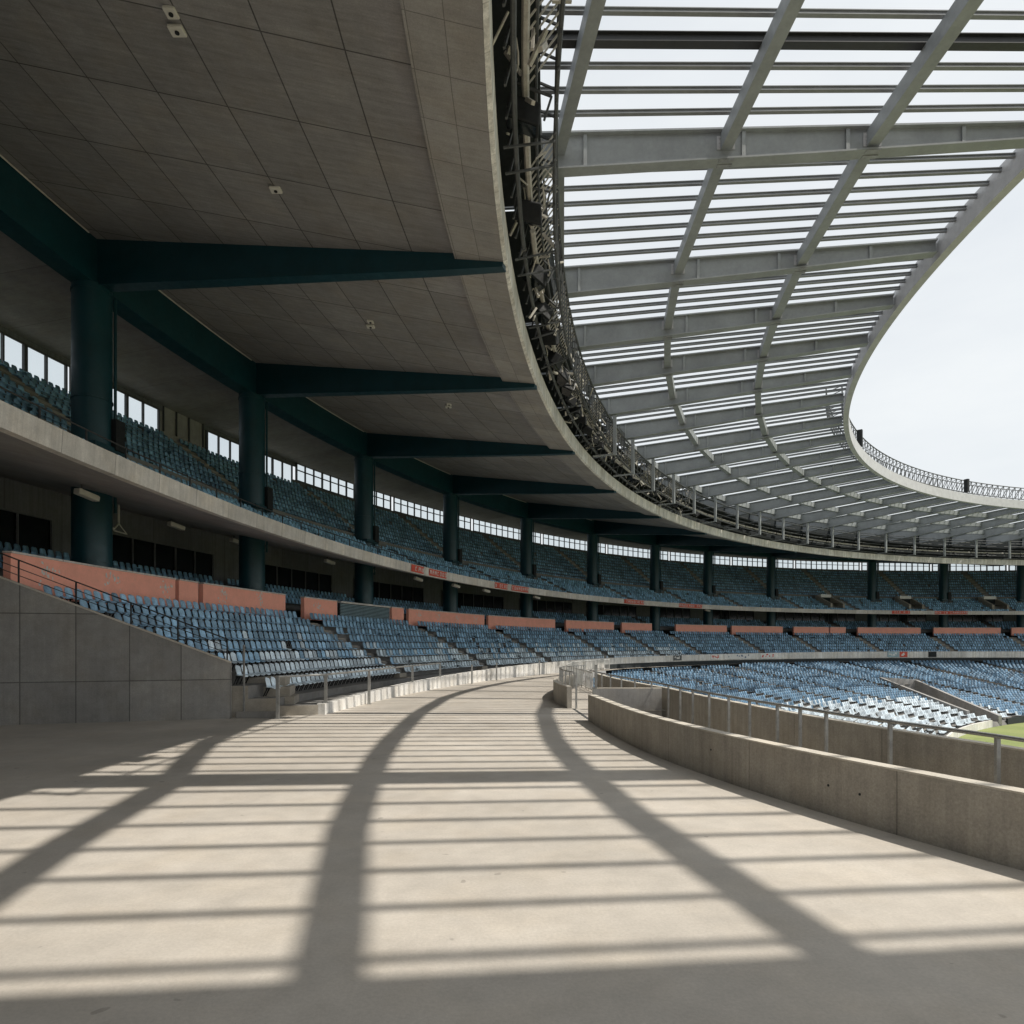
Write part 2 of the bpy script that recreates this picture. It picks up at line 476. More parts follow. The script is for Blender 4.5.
# club seats behind the orange wall
club = tag(empty('club_terrace', P(C, 119, 20, 2)), 'shaded terrace of club seats behind the orange walls', 'stand')
rebase(terrace('terrace_steps', [(115.3, 2.55), (117.9, 2.55)] + stepped(BACK) + [(122.6, BACK[-1][1])], M['stepd'], club, lambda r: phi0(r, .6)))

# concourse wall with dark tinted windows
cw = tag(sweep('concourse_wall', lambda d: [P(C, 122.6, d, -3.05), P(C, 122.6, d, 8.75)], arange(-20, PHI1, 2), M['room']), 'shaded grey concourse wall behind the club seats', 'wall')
for k in range(1, len(COLS) - 1):
    a, b = COLS[k] + 1.2, COLS[k + 1] - 1.2
    a += 2.6 - .02 * a; b += 3.2 - .02 * b
    if k == 1: spans = [(.5, 4.6), (5.2, 8.2), (a + .3, b)]
    else: spans = [(a, b)]
    for a, b in spans:
        o = tag(empty('concourse_window', P(C, 122.4, (a + b) / 2, 5)), f'dark tinted window strip under the upper tier, {"before the big near column" if b < 6 else "hidden by the big near column" if b < 9 else "behind the gap between the " + nth(k - 1) + " and " + nth(k) + " columns"}', 'window', 'dark windows of the shaded concourse')
        rebase(sweep('glazing', lambda d: [P(C, 122.5, d, 4.9), P(C, 122.5, d, 6.9)], arange(a, b, .8), M['darkglass'], o))
        fr = MB()
        for d in arange(a, b, 1.0): fr.bar(P(C, 122.42, d, 4.9), P(C, 122.42, d, 6.9), .09)
        ds = arange(a, b, .8)
        for d0, d1 in zip(ds, ds[1:]):
            for h in (4.88, 6.92): fr.bar(P(C, 122.42, d0, h), P(C, 122.42, d1, h), .1)
        rebase(fr.build('frame', M['room'], o))

# ------------------------------------------------------------------ upper tier
up = tag(empty('upper_tier', P(C, 118, 20, 6)), 'upper tier of shaded blue seats on a pale curved concrete balcony', 'stand')
prof = [(110.3, 6.1)] + [(110.3, 6.45)] + stepped(UPA) + [(117.0, UPA[-1][1])]
prof += [(117.0, UPA[-1][1] + 1.1), (117.15, UPA[-1][1] + 1.1), (117.15, UPB[0][1]), (117.7, UPB[0][1])] + stepped(UPB)[1:] + [(126.0, UPB[-1][1])]
rebase(terrace('terrace_steps', prof, M['stepd'], up, -14))
rebase(sweep('fascia', lambda d: [P(C, 109.75, d, 6.0), P(C, 109.7, d, 6.72), P(C, 110.05, d, 6.74), P(C, 110.05, d, 6.0)], arange(-14, PHI1, .75), M['fascia'], up, closed=True))
rebase(sweep('soffit', lambda d: [P(C, 110.05, d, 6.03), P(C, 122.7, d, 8.6)], arange(-14, PHI1, 1.5), M['soffit'], up))
for d in UAISLES:
    fl = MB(); ang = pi / 2 - R(d)
    for rows, ri in ((UPA, .5), (UPB, .63)):
        fl = MB()
        for j, (r, h) in enumerate(rows):
            w = .84 if rows is UPB else 1.03
            if j: fl.box(P(C, r - w / 4, d, h - ri * .72), (1.1, w / 2, ri * .5), ang)
            fl.box(P(C, r + w / 2, d, h + .02), (1.1, w - .02, .05), ang)
        rebase(fl.build('aisle_stair', M['stairu'], up))
for k, d in enumerate(VOMS):
    o = empty('stair_portal', P(C, 113, d, 7)); tag(o, f'concrete stair portal with a lit lintel in the far upper seats, {["left", "middle", "right", "hidden"][k]} one of three' if k < 3 else 'concrete stair portal in the upper seats beyond the picture edge', 'portal', 'stair portals in the upper tier')
    for s in (-1, 1):
        pm = MB()
        dd = d + s * .75
        b0, b1 = P(C, 111.6, dd, 6.7), P(C, 115.6, dd, 8.7)
        pm.hexa([P(C, 111.6, dd - .12, 6.6), P(C, 115.6, dd - .12, 8.4), P(C, 115.6, dd + .12, 8.4), P(C, 111.6, dd + .12, 6.6)],
                [P(C, 111.6, dd - .12, 8.0), P(C, 115.6, dd - .12, 9.9), P(C, 115.6, dd + .12, 9.9), P(C, 111.6, dd + .12, 8.0)])
        rebase(pm.build('side_wall', M['stair'], o))
    pm = MB(); pm.hexa([P(C, 114.6, d - .62, 9.4), P(C, 115.6, d - .62, 9.4), P(C, 115.6, d + .62, 9.4), P(C, 114.6, d + .62, 9.4)], [P(C, 114.6, d - .62, 10.0), P(C, 115.6, d - .62, 10.0), P(C, 115.6, d + .62, 10.0), P(C, 114.6, d + .62, 10.0)])
    rebase(pm.build('lintel', M['white'], o))
    pm = MB(); pm.quad([P(C, 114.9, d - .62, 7.9), P(C, 114.9, d + .62, 7.9), P(C, 114.9, d + .62, 9.4), P(C, 114.9, d - .62, 9.4)])
    pm.quad([P(C, 112, d - .62, 8.02), P(C, 112, d + .62, 8.02), P(C, 114.9, d + .62, 8.1), P(C, 114.9, d - .62, 8.1)])
    rebase(pm.build('opening', M['dark'], o))

# balcony handrail on the near part of the upper tier
o = tag(empty('balcony_rail', P(C, 110.3, 10, 6.7)), 'thin dark handrail with posts along the upper tier balcony', 'railing')
ds = arange(-8, 36, .75)
tb = MB(); tb.tube([P(C, 110.25, d, 7.35) for d in ds], .028, 6); rebase(tb.build('handrail', M['rail_dark'], o))
for d in arange(-8, 36, 1.1):
    tb = MB(); tb.bar(P(C, 110.25, d, 6.47), P(C, 110.25, d, 7.35), .05); rebase(tb.build('post', M['rail_dark'], o))

# red banners with pale marks on the balcony front
BAN = [(18.59, 19.76), (20.28, 22.02), (27.27, 28.77), (29.24, 31.28), (43.65, 46.33), (51.07, 54.18), (78.48, 80.58), (83.41, 87.02)]
BL = ['short red banner with pale marks, first on the balcony front', 'longer red banner right after the first on the balcony front', 'faded short red banner by the fifth column base', 'red banner beside the faded one, near the fifth column',
      'red banner below the seventh column on the balcony front', 'long red banner between the seventh and eighth columns', 'dull red banner low on the far balcony front', 'bright long red banner on the far balcony front']
for (a, b), lab in zip(BAN, BL):
    o = tag(empty('banner', P(C, 109.6, (a + b) / 2, 6.1)), lab, 'banner', 'red banners on the balcony front')
    rebase(sweep('cloth', lambda d: [P(C, 109.70, d, 6.08), P(C, 109.66, d, 6.66)], arange(a, b, .4), M['red'], o))
    lt = MB(); n = max(3, int((b - a) * 1.92 / .46)); w = (b - a) / n
    for k in range(n):
        if random.random() < .12: continue
        d0 = a + (k + .2) * w; d1 = a + (k + .8) * w
        z0, z1 = 6.2, 6.54; st = .05; sw = w * .14; kind = random.randrange(4)
        def q(x0, x1, y0, y1): lt.quad([P(C, 109.66, x0, y0), P(C, 109.66, x1, y0), P(C, 109.63, x1, y1), P(C, 109.63, x0, y1)])
        q(d0, d0 + sw, z0, z1)
        if kind != 2: q(d1 - sw, d1, z0, z1)
        if kind in (0, 1, 2): q(d0 + sw, d1 - sw, z1 - st, z1)
        if kind in (0, 2, 3): q(d0 + sw, d1 - sw, z0, z0 + st)
        if kind in (1, 3): q(d0 + sw, d1 - sw, .5 * (z0 + z1), .5 * (z0 + z1) + st)
    rebase(lt.build('lettering', M['white'], o))

# boards on the white front band
DS = [(45.91, 47.07, 'frame', 'dark gridded number board on the white front band'), (51.25, 52.68, 'white', 'small white board with red and dark emblem on the front band'), (53.2, 57.6, 'white', 'long white advertising board with faint blue lines'),
      (58.34, 60.43, 'white', 'white board with a red wordmark at the end of the front band'), (75.12, 76.55, 'louver', 'blue-grey board on the far front band'), (76.62, 77.56, 'red', 'small red board on the far front band'), (80.06, 81.0, 'black', 'black opening in the far front band')]
for a, b, mm, lab in DS:
    top = lerp((a + b) / 2, [33, 70], [-1.62, -1.2]) - .05
    o = tag(empty('advertising_board', P(C, 104.1, (a + b) / 2, -2.2)), lab, 'board', 'boards on the front band')
    rebase(sweep('panel', lambda d: [P(C, 104.12, d, -2.24), P(C, 104.12, d, top), P(C, 104.08, d, top), P(C, 104.08, d, -2.24)], arange(a, b, .5), M[mm], o, closed=True))
    mk = MB()
    for k in range(9):
        d0 = random.uniform(a + .1, b - .35); h = random.uniform(-2.1, top - .3); w = random.uniform(.08, .25)
        mk.quad([P(C, 104.07, d0, h), P(C, 104.07, d0 + w, h), P(C, 104.07, d0 + w, h + .22), P(C, 104.07, d0 + w * .4, h + .22)])
    mm2 = {'frame': 'white', 'white': 'red', 'louver': 'white', 'red': 'white', 'black': 'dark'}[mm]
    if b - a > 4: mm2 = 'board_blue'
    rebase(mk.build('mark', M[mm2], o))

# ------------------------------------------------------------------ columns, ring beam, roof beams
zc = 17.0                                                 # underside of the ring beam
def make_column(d, first):
    p = P(C, RCOL, d, -3); o = empty('column', p, pi / 2 - R(d))
    c = MB(); ncol = 28; r = .84
    for k in range(ncol):
        a0, a1 = 2 * pi * k / ncol, 2 * pi * (k + 1) / ncol
        c.quad([(r * cos(a0), r * sin(a0), 0), (r * cos(a1), r * sin(a1), 0), (r * cos(a1), r * sin(a1), zc + 3.02), (r * cos(a0), r * sin(a0), zc + 3.02)])
    c.build('shaft', M['teal'], o, smooth=True)
    b = MB(); b.tube([(.62, -.72, 9.4), (.62, -.72, zc + 2.8)], .07, 8); b.build('downpipe', M['teal'], o, smooth=False)
    b = MB(); b.box((.55, -.85, 13.1), (.62, .42, 1.5)); b.build('service_box', M['black'], o, bevel=.02)
    for zz in (zc + 2.7, 14.6, 6.9):
        b = MB()
        for q in range(28):
            a0, a1 = 2 * pi * q / 28, 2 * pi * (q + 1) / 28
            b.hexa([(.83 * cos(a0), .83 * sin(a0), zz), (.83 * cos(a1), .83 * sin(a1), zz), (.875 * cos(a1), .875 * sin(a1), zz), (.875 * cos(a0), .875 * sin(a0), zz)], [(.83 * cos(a0), .83 * sin(a0), zz + .1), (.83 * cos(a1), .83 * sin(a1), zz + .1), (.875 * cos(a1), .875 * sin(a1), zz + .1), (.875 * cos(a0), .875 * sin(a0), zz + .1)])
        b.build('collar', M['teal'], o)
    b = MB(); b.box((0, 0, 12.35), (1.95, 1.95, .25)); b.build('base_plate', M['teal'], o, bevel=.03)
    return o
col0 = make_column(COLS[0], True)
for k, d in enumerate(COLS):
    o = col0 if k == 0 else copy_tree(col0, P(C, RCOL, d, -3), pi / 2 - R(d))
    lab = ('teal round column out at the near edge of the roof' if k == 0 else 'thickest nearest teal column rising past the upper balcony' if k == 1 else f'teal round roof column, {nth(k - 1)} along the curve counting from the nearest')
    tag(o, lab, 'column', 'teal columns carrying the roof')

def zR(d): return lerp(d, [0, 90], [19.15, 19.0])        # ceiling level at the columns
for k in range(len(COLS) - 1):
    a, b = COLS[k], COLS[k + 1]
    o = sweep('ring_beam', lambda d: [P(C, RCOL - .55, d, 17.0), P(C, RCOL - .55, d, zR(d) - .02), P(C, RCOL + .55, d, zR(d) - .02), P(C, RCOL + .55, d, 17.0)], arange(a, b, .8), M['teal'], closed=True)
    cd = MB(); cd.tube([P(C, RCOL - .66, d, zR(d) - .12) for d in arange(a + .5, b - .5, .8)], .035, 6); cd.build('conduit', M['lamp'], o)
    tag(o, f'teal curved beam spanning the {nth(k)} column bay under the roof' if k else 'teal curved beam running out of frame from the nearest column', 'beam', 'teal ring beams between the columns')
TIP = 2.45
def tip_angle(k):                                        # angle about CA of the beam tip
    p = P(C, RCOL, COLS[k], 0); return math.degrees(atan2(p[1] - CA[1], CA[0] - p[0])) - TIP
for k, d in enumerate(COLS):
    p0 = np.array(P(C, RCOL - .3, d, 0)); p1 = np.array(P(CA, 99.98, tip_angle(k), 0)); dr = p1 - p0; L = np.linalg.norm(dr[:2]); nrm = np.array((-dr[1], dr[0], 0)) / L
    prof = [(0, 17.0, zR(d) + .1), (.86, 14.36, 15.1), (1, 13.98, 14.6)]
    ws = (.36, .24, .20)
    secs = [(p0 + dr * t, zb + CAMZ, zt + CAMZ) for t, zb, zt in prof]
    o = tag(empty('roof_beam', tuple(p0 + np.array((0, 0, 17 + CAMZ)))), f'teal tapering roof beam reaching from the {nth(k - 1)} column to the rim' if k else 'teal tapering roof beam above the viewer, out of frame', 'beam', 'teal beams under the concrete roof')
    web = MB(); fl = MB()
    for (c0, b0, t0), (c1, b1, t1), w, w1 in zip(secs, secs[1:], ws, ws[1:]):
        q = lambda c, z, s: (c[0] + nrm[0] * s, c[1] + nrm[1] * s, z)
        web.hexa([q(c0, b0 + .09, -w * .8), q(c1, b1 + .09, -w1 * .8), q(c1, b1 + .09, w1 * .8), q(c0, b0 + .09, w * .8)], [q(c0, t0, -w * .8), q(c1, t1, -w1 * .8), q(c1, t1, w1 * .8), q(c0, t0, w * .8)])
        fl.hexa([q(c0, b0, -w), q(c1, b1, -w1), q(c1, b1, w1), q(c0, b0, w)], [q(c0, b0 + .088, -w), q(c1, b1 + .088, -w1), q(c1, b1 + .088, w1), q(c0, b0 + .088, w)])
    rebase(web.build('web', M['teal'], o)); rebase(fl.build('bottom_flange', M['teal'], o))

# ------------------------------------------------------------------ concrete roof
roof = tag(empty('concrete_roof', P(CA, 108, 20, 15)), 'curved grey boarded concrete roof over the stand with a pale rim', 'roof')
def mixp(a, b, t): return tuple(a[i] + (b[i] - a[i]) * t for i in range(3))
def roof_pts(d):
    a = P(CA, 100, d, 14.17); rr = P(C, RCOL - .5, d + (d - 0) * 0 - 1.2, zR(d))
    return a, rr
TH = arange(-40, PHI1, 1.5)
def strip_fn(d):
    a, rr = roof_pts(d); L = hypot(a[0] - rr[0], a[1] - rr[1]); t = 1.9 / L
    m = mixp(a, rr, t); return [a, m, (m[0], m[1], m[2] + .22)]
rebase(sweep('rim_strip', strip_fn, TH, M['strip'], roof))
def main_fn(d):
    m = strip_fn(d)[2]; rr = roof_pts(d)[1]; return [mixp(m, rr, t) for t in np.linspace(0, 1, 7)]
rebase(sweep('ceiling', main_fn, TH, M['ceiling'], roof))
rebase(sweep('rear_ceiling', lambda d: [roof_pts(d)[1], P(C, 126.3, d - 1.2, 18.2)], TH, M['soffit'], roof))
rebase(sweep('rim_fascia', lambda d: [P(CA, 100.0, d, 14.16), P(CA, 99.86, d, 14.22), P(CA, 99.82, d, 15.12), P(CA, 100.25, d, 15.14)], arange(-40, PHI1, .75), M['rim'], roof))
rebase(sweep('roof_deck', lambda d: [P(CA, 100.25, d, 15.14), P(CA, 103.2, d, 15.3), P(CA, 103.2, d, 19.9), P(C, 127, d - 1.2, 20.3)], TH, M['dark'], roof))

# ceiling fittings
def fitting(u_r, d, lab, n=2):
    a, rr = roof_pts(d); L = hypot(a[0] - rr[0], a[1] - rr[1]); p = mixp(strip_fn(d)[2], rr, u_r)
    o = tag(empty('ceiling_fitting', p), lab, 'fitting', 'small pale fittings on the ceiling')
    for k in range(n):
        b = MB(); b.box((p[0] + .1 * k, p[1] - .5 * k, p[2] - .06), (.40 - .08 * k, .32, .1)); rebase(b.build('housing', M['lamp'], o, bevel=.03))
        b = MB(); b.tube([(p[0] + .1 * k, p[1] - .5 * k, p[2] - .108), (p[0] + .1 * k, p[1] - .5 * k, p[2] - .14)], .06, 10); rebase(b.build('lens', M['black'], o))

# window wall at the back of the upper tier
rebase(sweep('rear_wall', lambda d: [P(C, 126.2, d, 10.0), P(C, 126.2, d, 16.0 if d < 21.4 else 16.5)], sorted(TH + [21.39, 21.41]), M['room'], up))
rebase(sweep('rear_header', lambda d: [P(C, 126.2, d, 18.26), P(C, 126.25, d, 20.6)], TH, M['room'], up))
WIN = [(-10, -2.8, 1), (-2.5, 4.9, 1), (5.2, 10.4, 1), (10.6, 14.0, 1), (16.3, 21.3, 1)] + [(21.6 + 7.5 * k, 28.8 + 7.5 * k, 2) for k in range(12)]
for k, (lo, hi, rows_) in enumerate(WIN):
    o = tag(empty('clerestory_window', P(C, 126.2, (lo + hi) / 2, 16.8)), f'bright strip of clerestory window above the upper seats, {nth(k)} length along the curve', 'window', 'bright clerestory windows behind the upper tier')
    fr = MB(); ds = arange(lo, hi, .62); zb, zt = (16.0, 17.8) if rows_ == 1 else (16.5, 18.23)
    rebase(sweep('glazing', lambda d: [P(C, 126.2, d, zb), P(C, 126.2, d, zt)], ds, M['pane'], o))
    if rows_ == 1: rebase(sweep('head_panel', lambda d: [P(C, 126.15, d, 17.78), P(C, 126.15, d, 18.3)], arange(lo - .3, hi + .3, .7), M['room'], o))
    for i, d in enumerate(ds): fr.bar(P(C, 126.1, d, zb - .02), P(C, 126.1, d, zt + .02), .12 if i % 3 else .28, .16)
    for d0, d1 in zip(ds, ds[1:]):
        hs = (zb, zt) if rows_ == 1 else (16.5, 17.55, 18.23)
        for h in hs: fr.bar(P(C, 126.1, d0, h), P(C, 126.1, d1, h), .1)
    rebase(fr.build('frame', M['frame'], o))
o = tag(empty('rear_panel_wall', P(C, 126.2, 15.2, 16.5)), 'grey solid panels between two clerestory windows by the second column', 'wall')
rebase(sweep('panel', lambda d: [P(C, 126.15, d, 15.9), P(C, 126.15, d, 18.3)], arange(14.05, 16.28, .7), M['soffit'], o))
for d in (14.2, 14.8, 15.4, 16.1):
    pm = MB(); pm.bar(P(C, 126.05, d, 16.3), P(C, 126.05, d, 18.2), .1); rebase(pm.build('rib', M['frame'], o))

# spot lamps and bracket under the balcony soffit
def soff_h(r): return 6.03 + (r - 110.05) * (8.6 - 6.03) / 12.65
LAMPS = [(115.0, 5.0, 'largest white lamp under the balcony, by the nearest column'), (118.3, 10.3, 'white twin lamp under the balcony past the nearest column'), (118.9, 13.6, 'small pale lamp under the balcony beside the second column'),
         (117.5, 18.4, 'pale lamp under the balcony before the third column'), (116.8, 21.0, 'pale lamp under the balcony at the third column'), (112.4, 21.6, 'pale round lamp below the first red banner'),
         (111.6, 24.6, 'pale round lamp between the first and third red banners'), (111.3, 27.6, 'tiny pale lamp under the fourth red banner'), (111.3, 33.5, 'tiny far lamp under the balcony past the banners'), (111.6, 56.0, 'tiny pale lamp below the long banner far along the balcony')]
for r, d, lab in LAMPS:
    h = soff_h(r); o = tag(empty('spot_lamp', P(C, r, d, h)), lab, 'lamp', 'white lamps under the balcony')
    b = MB(); b.bar(P(C, r, d, h + .02), P(C, r, d, h - .32), .06); rebase(b.build('bracket', M['frame'], o))
    q = P(C, r - .1, d - .22, h - .36); q2 = P(C, r - .25, d + .28, h - .5)
    b = MB(); b.bar(q, q2, .34, .26); rebase(b.build('housing', M['lamp'], o, bevel=.04))
    b = MB(); q3 = P(C, r - .27, d + .31, h - .51); b.bar(q2, q3, .26, .2); rebase(b.build('lens', M['white'], o))
o = tag(empty('hanging_bracket', P(C, 119, 8.6, soff_h(119))), 'bent pale metal bracket hanging under the balcony', 'bracket')
b = MB(); h = soff_h(119); b.tube([P(C, 119, 8.6, h), P(C, 119, 8.6, h - 1.05), P(C, 118.6, 8.2, h - 1.5), P(C, 118.2, 7.7, h - 1.6)], .06, 8)
b.tube([P(C, 119, 8.6, h - 1.05), P(C, 119, 8.9, h - 1.55), P(C, 118.6, 8.2, h - 1.6)], .04, 6); rebase(b.build('arm', M['lamp'], o))

# ------------------------------------------------------------------ steel canopy
G = [-15.25, -8.2, 1.62, 7.40, 11.45, 15.3, 19.4, 23.65, 28.2, 32.6] + [32.6 + 4.25 * k for k in range(1, 20)]
GB = [(99.2, 18.0), (88.7, 18.15), (78.5, 18.55), (70.0, 18.95)]    # radius, underside
ZT = 19.6
def skew(th): return th * .38 if th < 0 else th           # overhead members lie flatter than radial
def girder_line(th, r, h, off=0.):
    a = R(skew(th)); m = P(CE, 80, th, h)
    return (m[0] - (r - 80) * cos(a) + off * sin(a), m[1] + (r - 80) * sin(a) + off * cos(a), m[2])
def keyed(*k):
    xs = [a for a, b in k]; ys = [b for a, b in k]; return lambda d: lerp(d, xs, ys)
R1 = keyed((-30, 82.0), (-14, 82.0), (-8.2, 81.8), (-1, 81.7), (9, 82.3))
R0 = keyed((-30, 86.3), (-15, 86.1), (-8.2, 86.0), (-3.5, 87.5), (1.62, 88.2))  # out-of-frame stretch bent inward to set a shadow band on the floor
R2 = keyed((-30, 77.2), (-14, 77.2), (-8.2, 76.8), (0, 76.4), (9, 76.2))  # the other beams' unseen ends are likewise shifted for their shadows
for k, th in enumerate(G):
    w = (1.7 if k == 0 else 1.1 if k == 1 else .5)  # the two unseen girders are widened to broaden their floor shadows
    o = tag(empty('canopy_girder', P(CE, 88.7, th, 18)), (f'deep grey canopy girder, {nth(k - 2)} one counting away from the viewer' if k > 1 else 'grey canopy girder overhead, widened for its shadow, out of frame behind the viewer' if k == 0 else 'grey canopy girder overhead, widened for its shadow, just out of frame'), 'girder', 'grey girders of the open canopy')
    web = MB(); bf = MB(); tf = MB(); st = MB()
    for (r0, h0), (r1, h1) in zip(GB, GB[1:]):
        t = .07 if k > 1 else w / 2 - .1
        L = lambda r, h, s: girder_line(th, r, h, s)
        web.hexa([L(r0, h0 + .07, -t), L(r1, h1 + .07, -t), L(r1, h1 + .07, t), L(r0, h0 + .07, t)], [L(r0, ZT - .07, -t), L(r1, ZT - .07, -t), L(r1, ZT - .07, t), L(r0, ZT - .07, t)])
        bf.hexa([L(r0, h0, -w / 2), L(r1, h1, -w / 2), L(r1, h1, w / 2), L(r0, h0, w / 2)], [L(r0, h0 + .068, -w / 2), L(r1, h1 + .068, -w / 2), L(r1, h1 + .068, w / 2), L(r0, h0 + .068, w / 2)])
        tf.hexa([L(r0, ZT - .068, -w / 2), L(r1, ZT - .068, -w / 2), L(r1, ZT - .068, w / 2), L(r0, ZT - .068, w / 2)], [L(r0, ZT, -w / 2), L(r1, ZT, -w / 2), L(r1, ZT, w / 2), L(r0, ZT, w / 2)])
    for r in (87.2, 81.2, 77.3, 73.0):
        hb = lerp(-r, [-x[0] for x in GB], [x[1] for x in GB])
        for s in (-1, 1):
            st = MB(); st.bar(L(r, hb + .08, s * .15), L(r, ZT - .08, s * .15), .03, .14)
            if k > 1 and k < 12: rebase(st.build('stiffener', M['steel'], o))
    if 1 < k < 9:
        for r in (R1(th), R2(th)):
            hb = lerp(-r, [-x[0] for x in GB], [x[1] for x in GB])
            for s in (-1, 1):
                jp = MB(); jp.bar(L(r - .34, 19.12, s * .095), L(r + .34, 19.12, s * .095), .02, .52)
                for bx in (-.24, .24):
                    for bz in (-.16, 0, .16): jp.bar(L(r + bx, 19.12 + bz, s * .10), L(r + bx, 19.12 + bz, s * .135), .045)
                rebase(jp.build('joint_plate', M['edge'], o))
                jp = MB(); jp.hexa([L(r - .28, hb - .03, s * .05), L(r + .28, hb - .03, s * .05), L(r + .28, hb - .03, s * .24), L(r - .28, hb - .03, s * .24)], [L(r - .28, hb - .003, s * .05), L(r + .28, hb - .003, s * .05), L(r + .28, hb - .003, s * .24), L(r - .28, hb - .003, s * .24)])
                rebase(jp.build('splice_plate', M['galv'], o))
    rebase(web.build('web', M['steel'], o)); rebase(bf.build('bottom_flange', M['steel'], o)); rebase(tf.build('top_flange', M['steel'], o))

def ring_beam_mesh(name, r, th0, th1, w, zb, zt, mat, lab, group='grey curved canopy beams', parent=None):
    rf = r if callable(r) else (lambda d: r)
    o = sweep(name, lambda d: [P(CE, rf(d) + w / 2, d, zb), P(CE, rf(d) + w / 2, d, zt), P(CE, rf(d) - w / 2, d, zt), P(CE, rf(d) - w / 2, d, zb)], (arange(th0, th1, .5) if r == 69.7 else sorted([th0, th1] + [g for g in G + [-4, -6, -11] if th0 < g < th1])), mat, parent, closed=True)
    if lab: tag(o, lab, 'beam', group)
    return o
TEND = G[-1]
CUT = -3.25
ring_beam_mesh('canopy_curved_beam', R0, -30, TEND, .42, 18.8, 19.45, M['steel'], 'curved grey canopy beam nearest the light gantry')
ring_beam_mesh('canopy_curved_beam', R1, -30, TEND, .42, 18.85, 19.45, M['steel'], 'curved grey canopy beam a third of the way to the open edge')
ring_beam_mesh('canopy_curved_beam', R2, -30, TEND, .44, 18.85, 19.45, M['steel'], 'curved grey canopy beam closest to the open inner edge')
eb = tag(empty('canopy_edge_beam', P(CE, 69.7, 20, 18.6)), 'curved pale edge beam around the open centre of the canopy', 'beam')
for nm, w, zb, zt, mt in (('box', .40, 18.75, 19.85, 'edge'),): rebase(ring_beam_mesh(nm, 69.7, -30, TEND, w, zb, zt, M[mt], None, parent=eb))
# lattice catwalk on the far edge
lat = tag(empty('edge_catwalk', P(CE, 69.9, 60, 20)), 'lattice steel catwalk on top of the canopy edge beam', 'catwalk')
ds = arange(27, TEND, .9)
ch = MB()
for rr, hh, rad in ((70.0, 20.15, .06), (70.0, 21.7, .06), (71.2, 20.15, .05), (71.2, 21.7, .05)): ch.tube([P(CE, rr, d, hh) for d in ds], rad, 6)
rebase(ch.build('chord', M['gantry'], lat))
br = MB()
for i, (d0, d1) in enumerate(zip(ds, ds[1:])):
    for rr in (70.0, 71.2):
        br.bar(P(CE, rr, d0, 20.15), P(CE, rr, d1, 21.7), .06); br.bar(P(CE, rr, d0, 20.15), P(CE, rr, d0, 21.7), .05)
    br.bar(P(CE, 70.0, d0, 21.7), P(CE, 71.2, d1, 21.7), .05)
rebase(br.build('lattice', M['gantry'], lat))
for k, d in enumerate((38.5, 64.5)):
    fx = MB(); p = P(CE, 69.8, d, 21.0); fx.box(p, (.5, .4, 1.7), -R(d)); rebase(fx.build('lamp_cluster', M['black'], lat))

# purlins, each its own bar
pi_ = 0
pur0 = None
for gi in range(1, len(G)):
    a, b = G[gi - 1], G[gi]; n = {1: 8, 2: 15, 3: 9}.get(gi, 7 if gi < 6 else 6)
    for j in range(1, n):
        th = a + (b - a) * j / n
        heavy = (gi == 2 and j == 11)
        p = P(CE, 80.4, th, 19.5)
        if heavy or pur0 is None:
            m = MB(); w, hh = (.15, .13) if not heavy else (.30, .30)
            m.box((0, 0, .13), (21, w * .3, hh - .003)); m.box((0, 0, .13 - hh / 2), (21, w, .026)); m.box((0, 0, .13 + hh / 2), (21, w, .026))
            o = m.build('purlin', M['purlin'] if not heavy else M['rail_dark'])
            if not heavy: pur0 = o
        else:
            o = pur0.copy(); COL.objects.link(o)
        o.location = p; o.rotation_euler = (0, 0, -R(skew(th)))
        tag(o, ('dark heavy purlin among the slim ones high in the near canopy bay' if heavy else f'slim grey purlin of the canopy, bay beyond the {nth(gi - 3)} girder' if gi > 2 else 'slim grey purlin in the nearest overhead canopy bay, beside the dark heavy one' if gi == 2 else 'slim grey purlin overhead, out of frame'), 'purlin', None if heavy else f'slim purlins of canopy bay {gi}')

# posts from the concrete rim up to the girders
R_POST = 97.9
def CE_angle_on_CA(th):
    a = R(th); d = np.array((-cos(a), sin(a))); o = np.array(CE) - np.array(CA)
    b = d @ o; t = -b + math.sqrt(b * b - o @ o + R_POST ** 2); q = np.array(CE) + d * t
    return q
post0 = None
for k, th in enumerate(G):
    if k < 6: continue
    q = CE_angle_on_CA(th)
    m = None
    if post0 is None:
        m = MB(); m.box((0, 0, 1.45), (.26, .26, 3.1)); m.box((-.8, 0, -.06), (1.9, .2, .1)); post0 = o = m.build('canopy_post', M['steel'], bevel=.01)
    else: o = post0.copy(); COL.objects.link(o)
    o.location = (q[0], q[1], 15.15 + CAMZ); o.rotation_euler = (0, 0, -R(th))
    tag(o, f'grey post on the roof rim under the {nth(k - 2)} canopy girder' if k > 1 else 'grey post on the roof rim above the viewer', 'post', 'grey posts carrying the canopy girders')

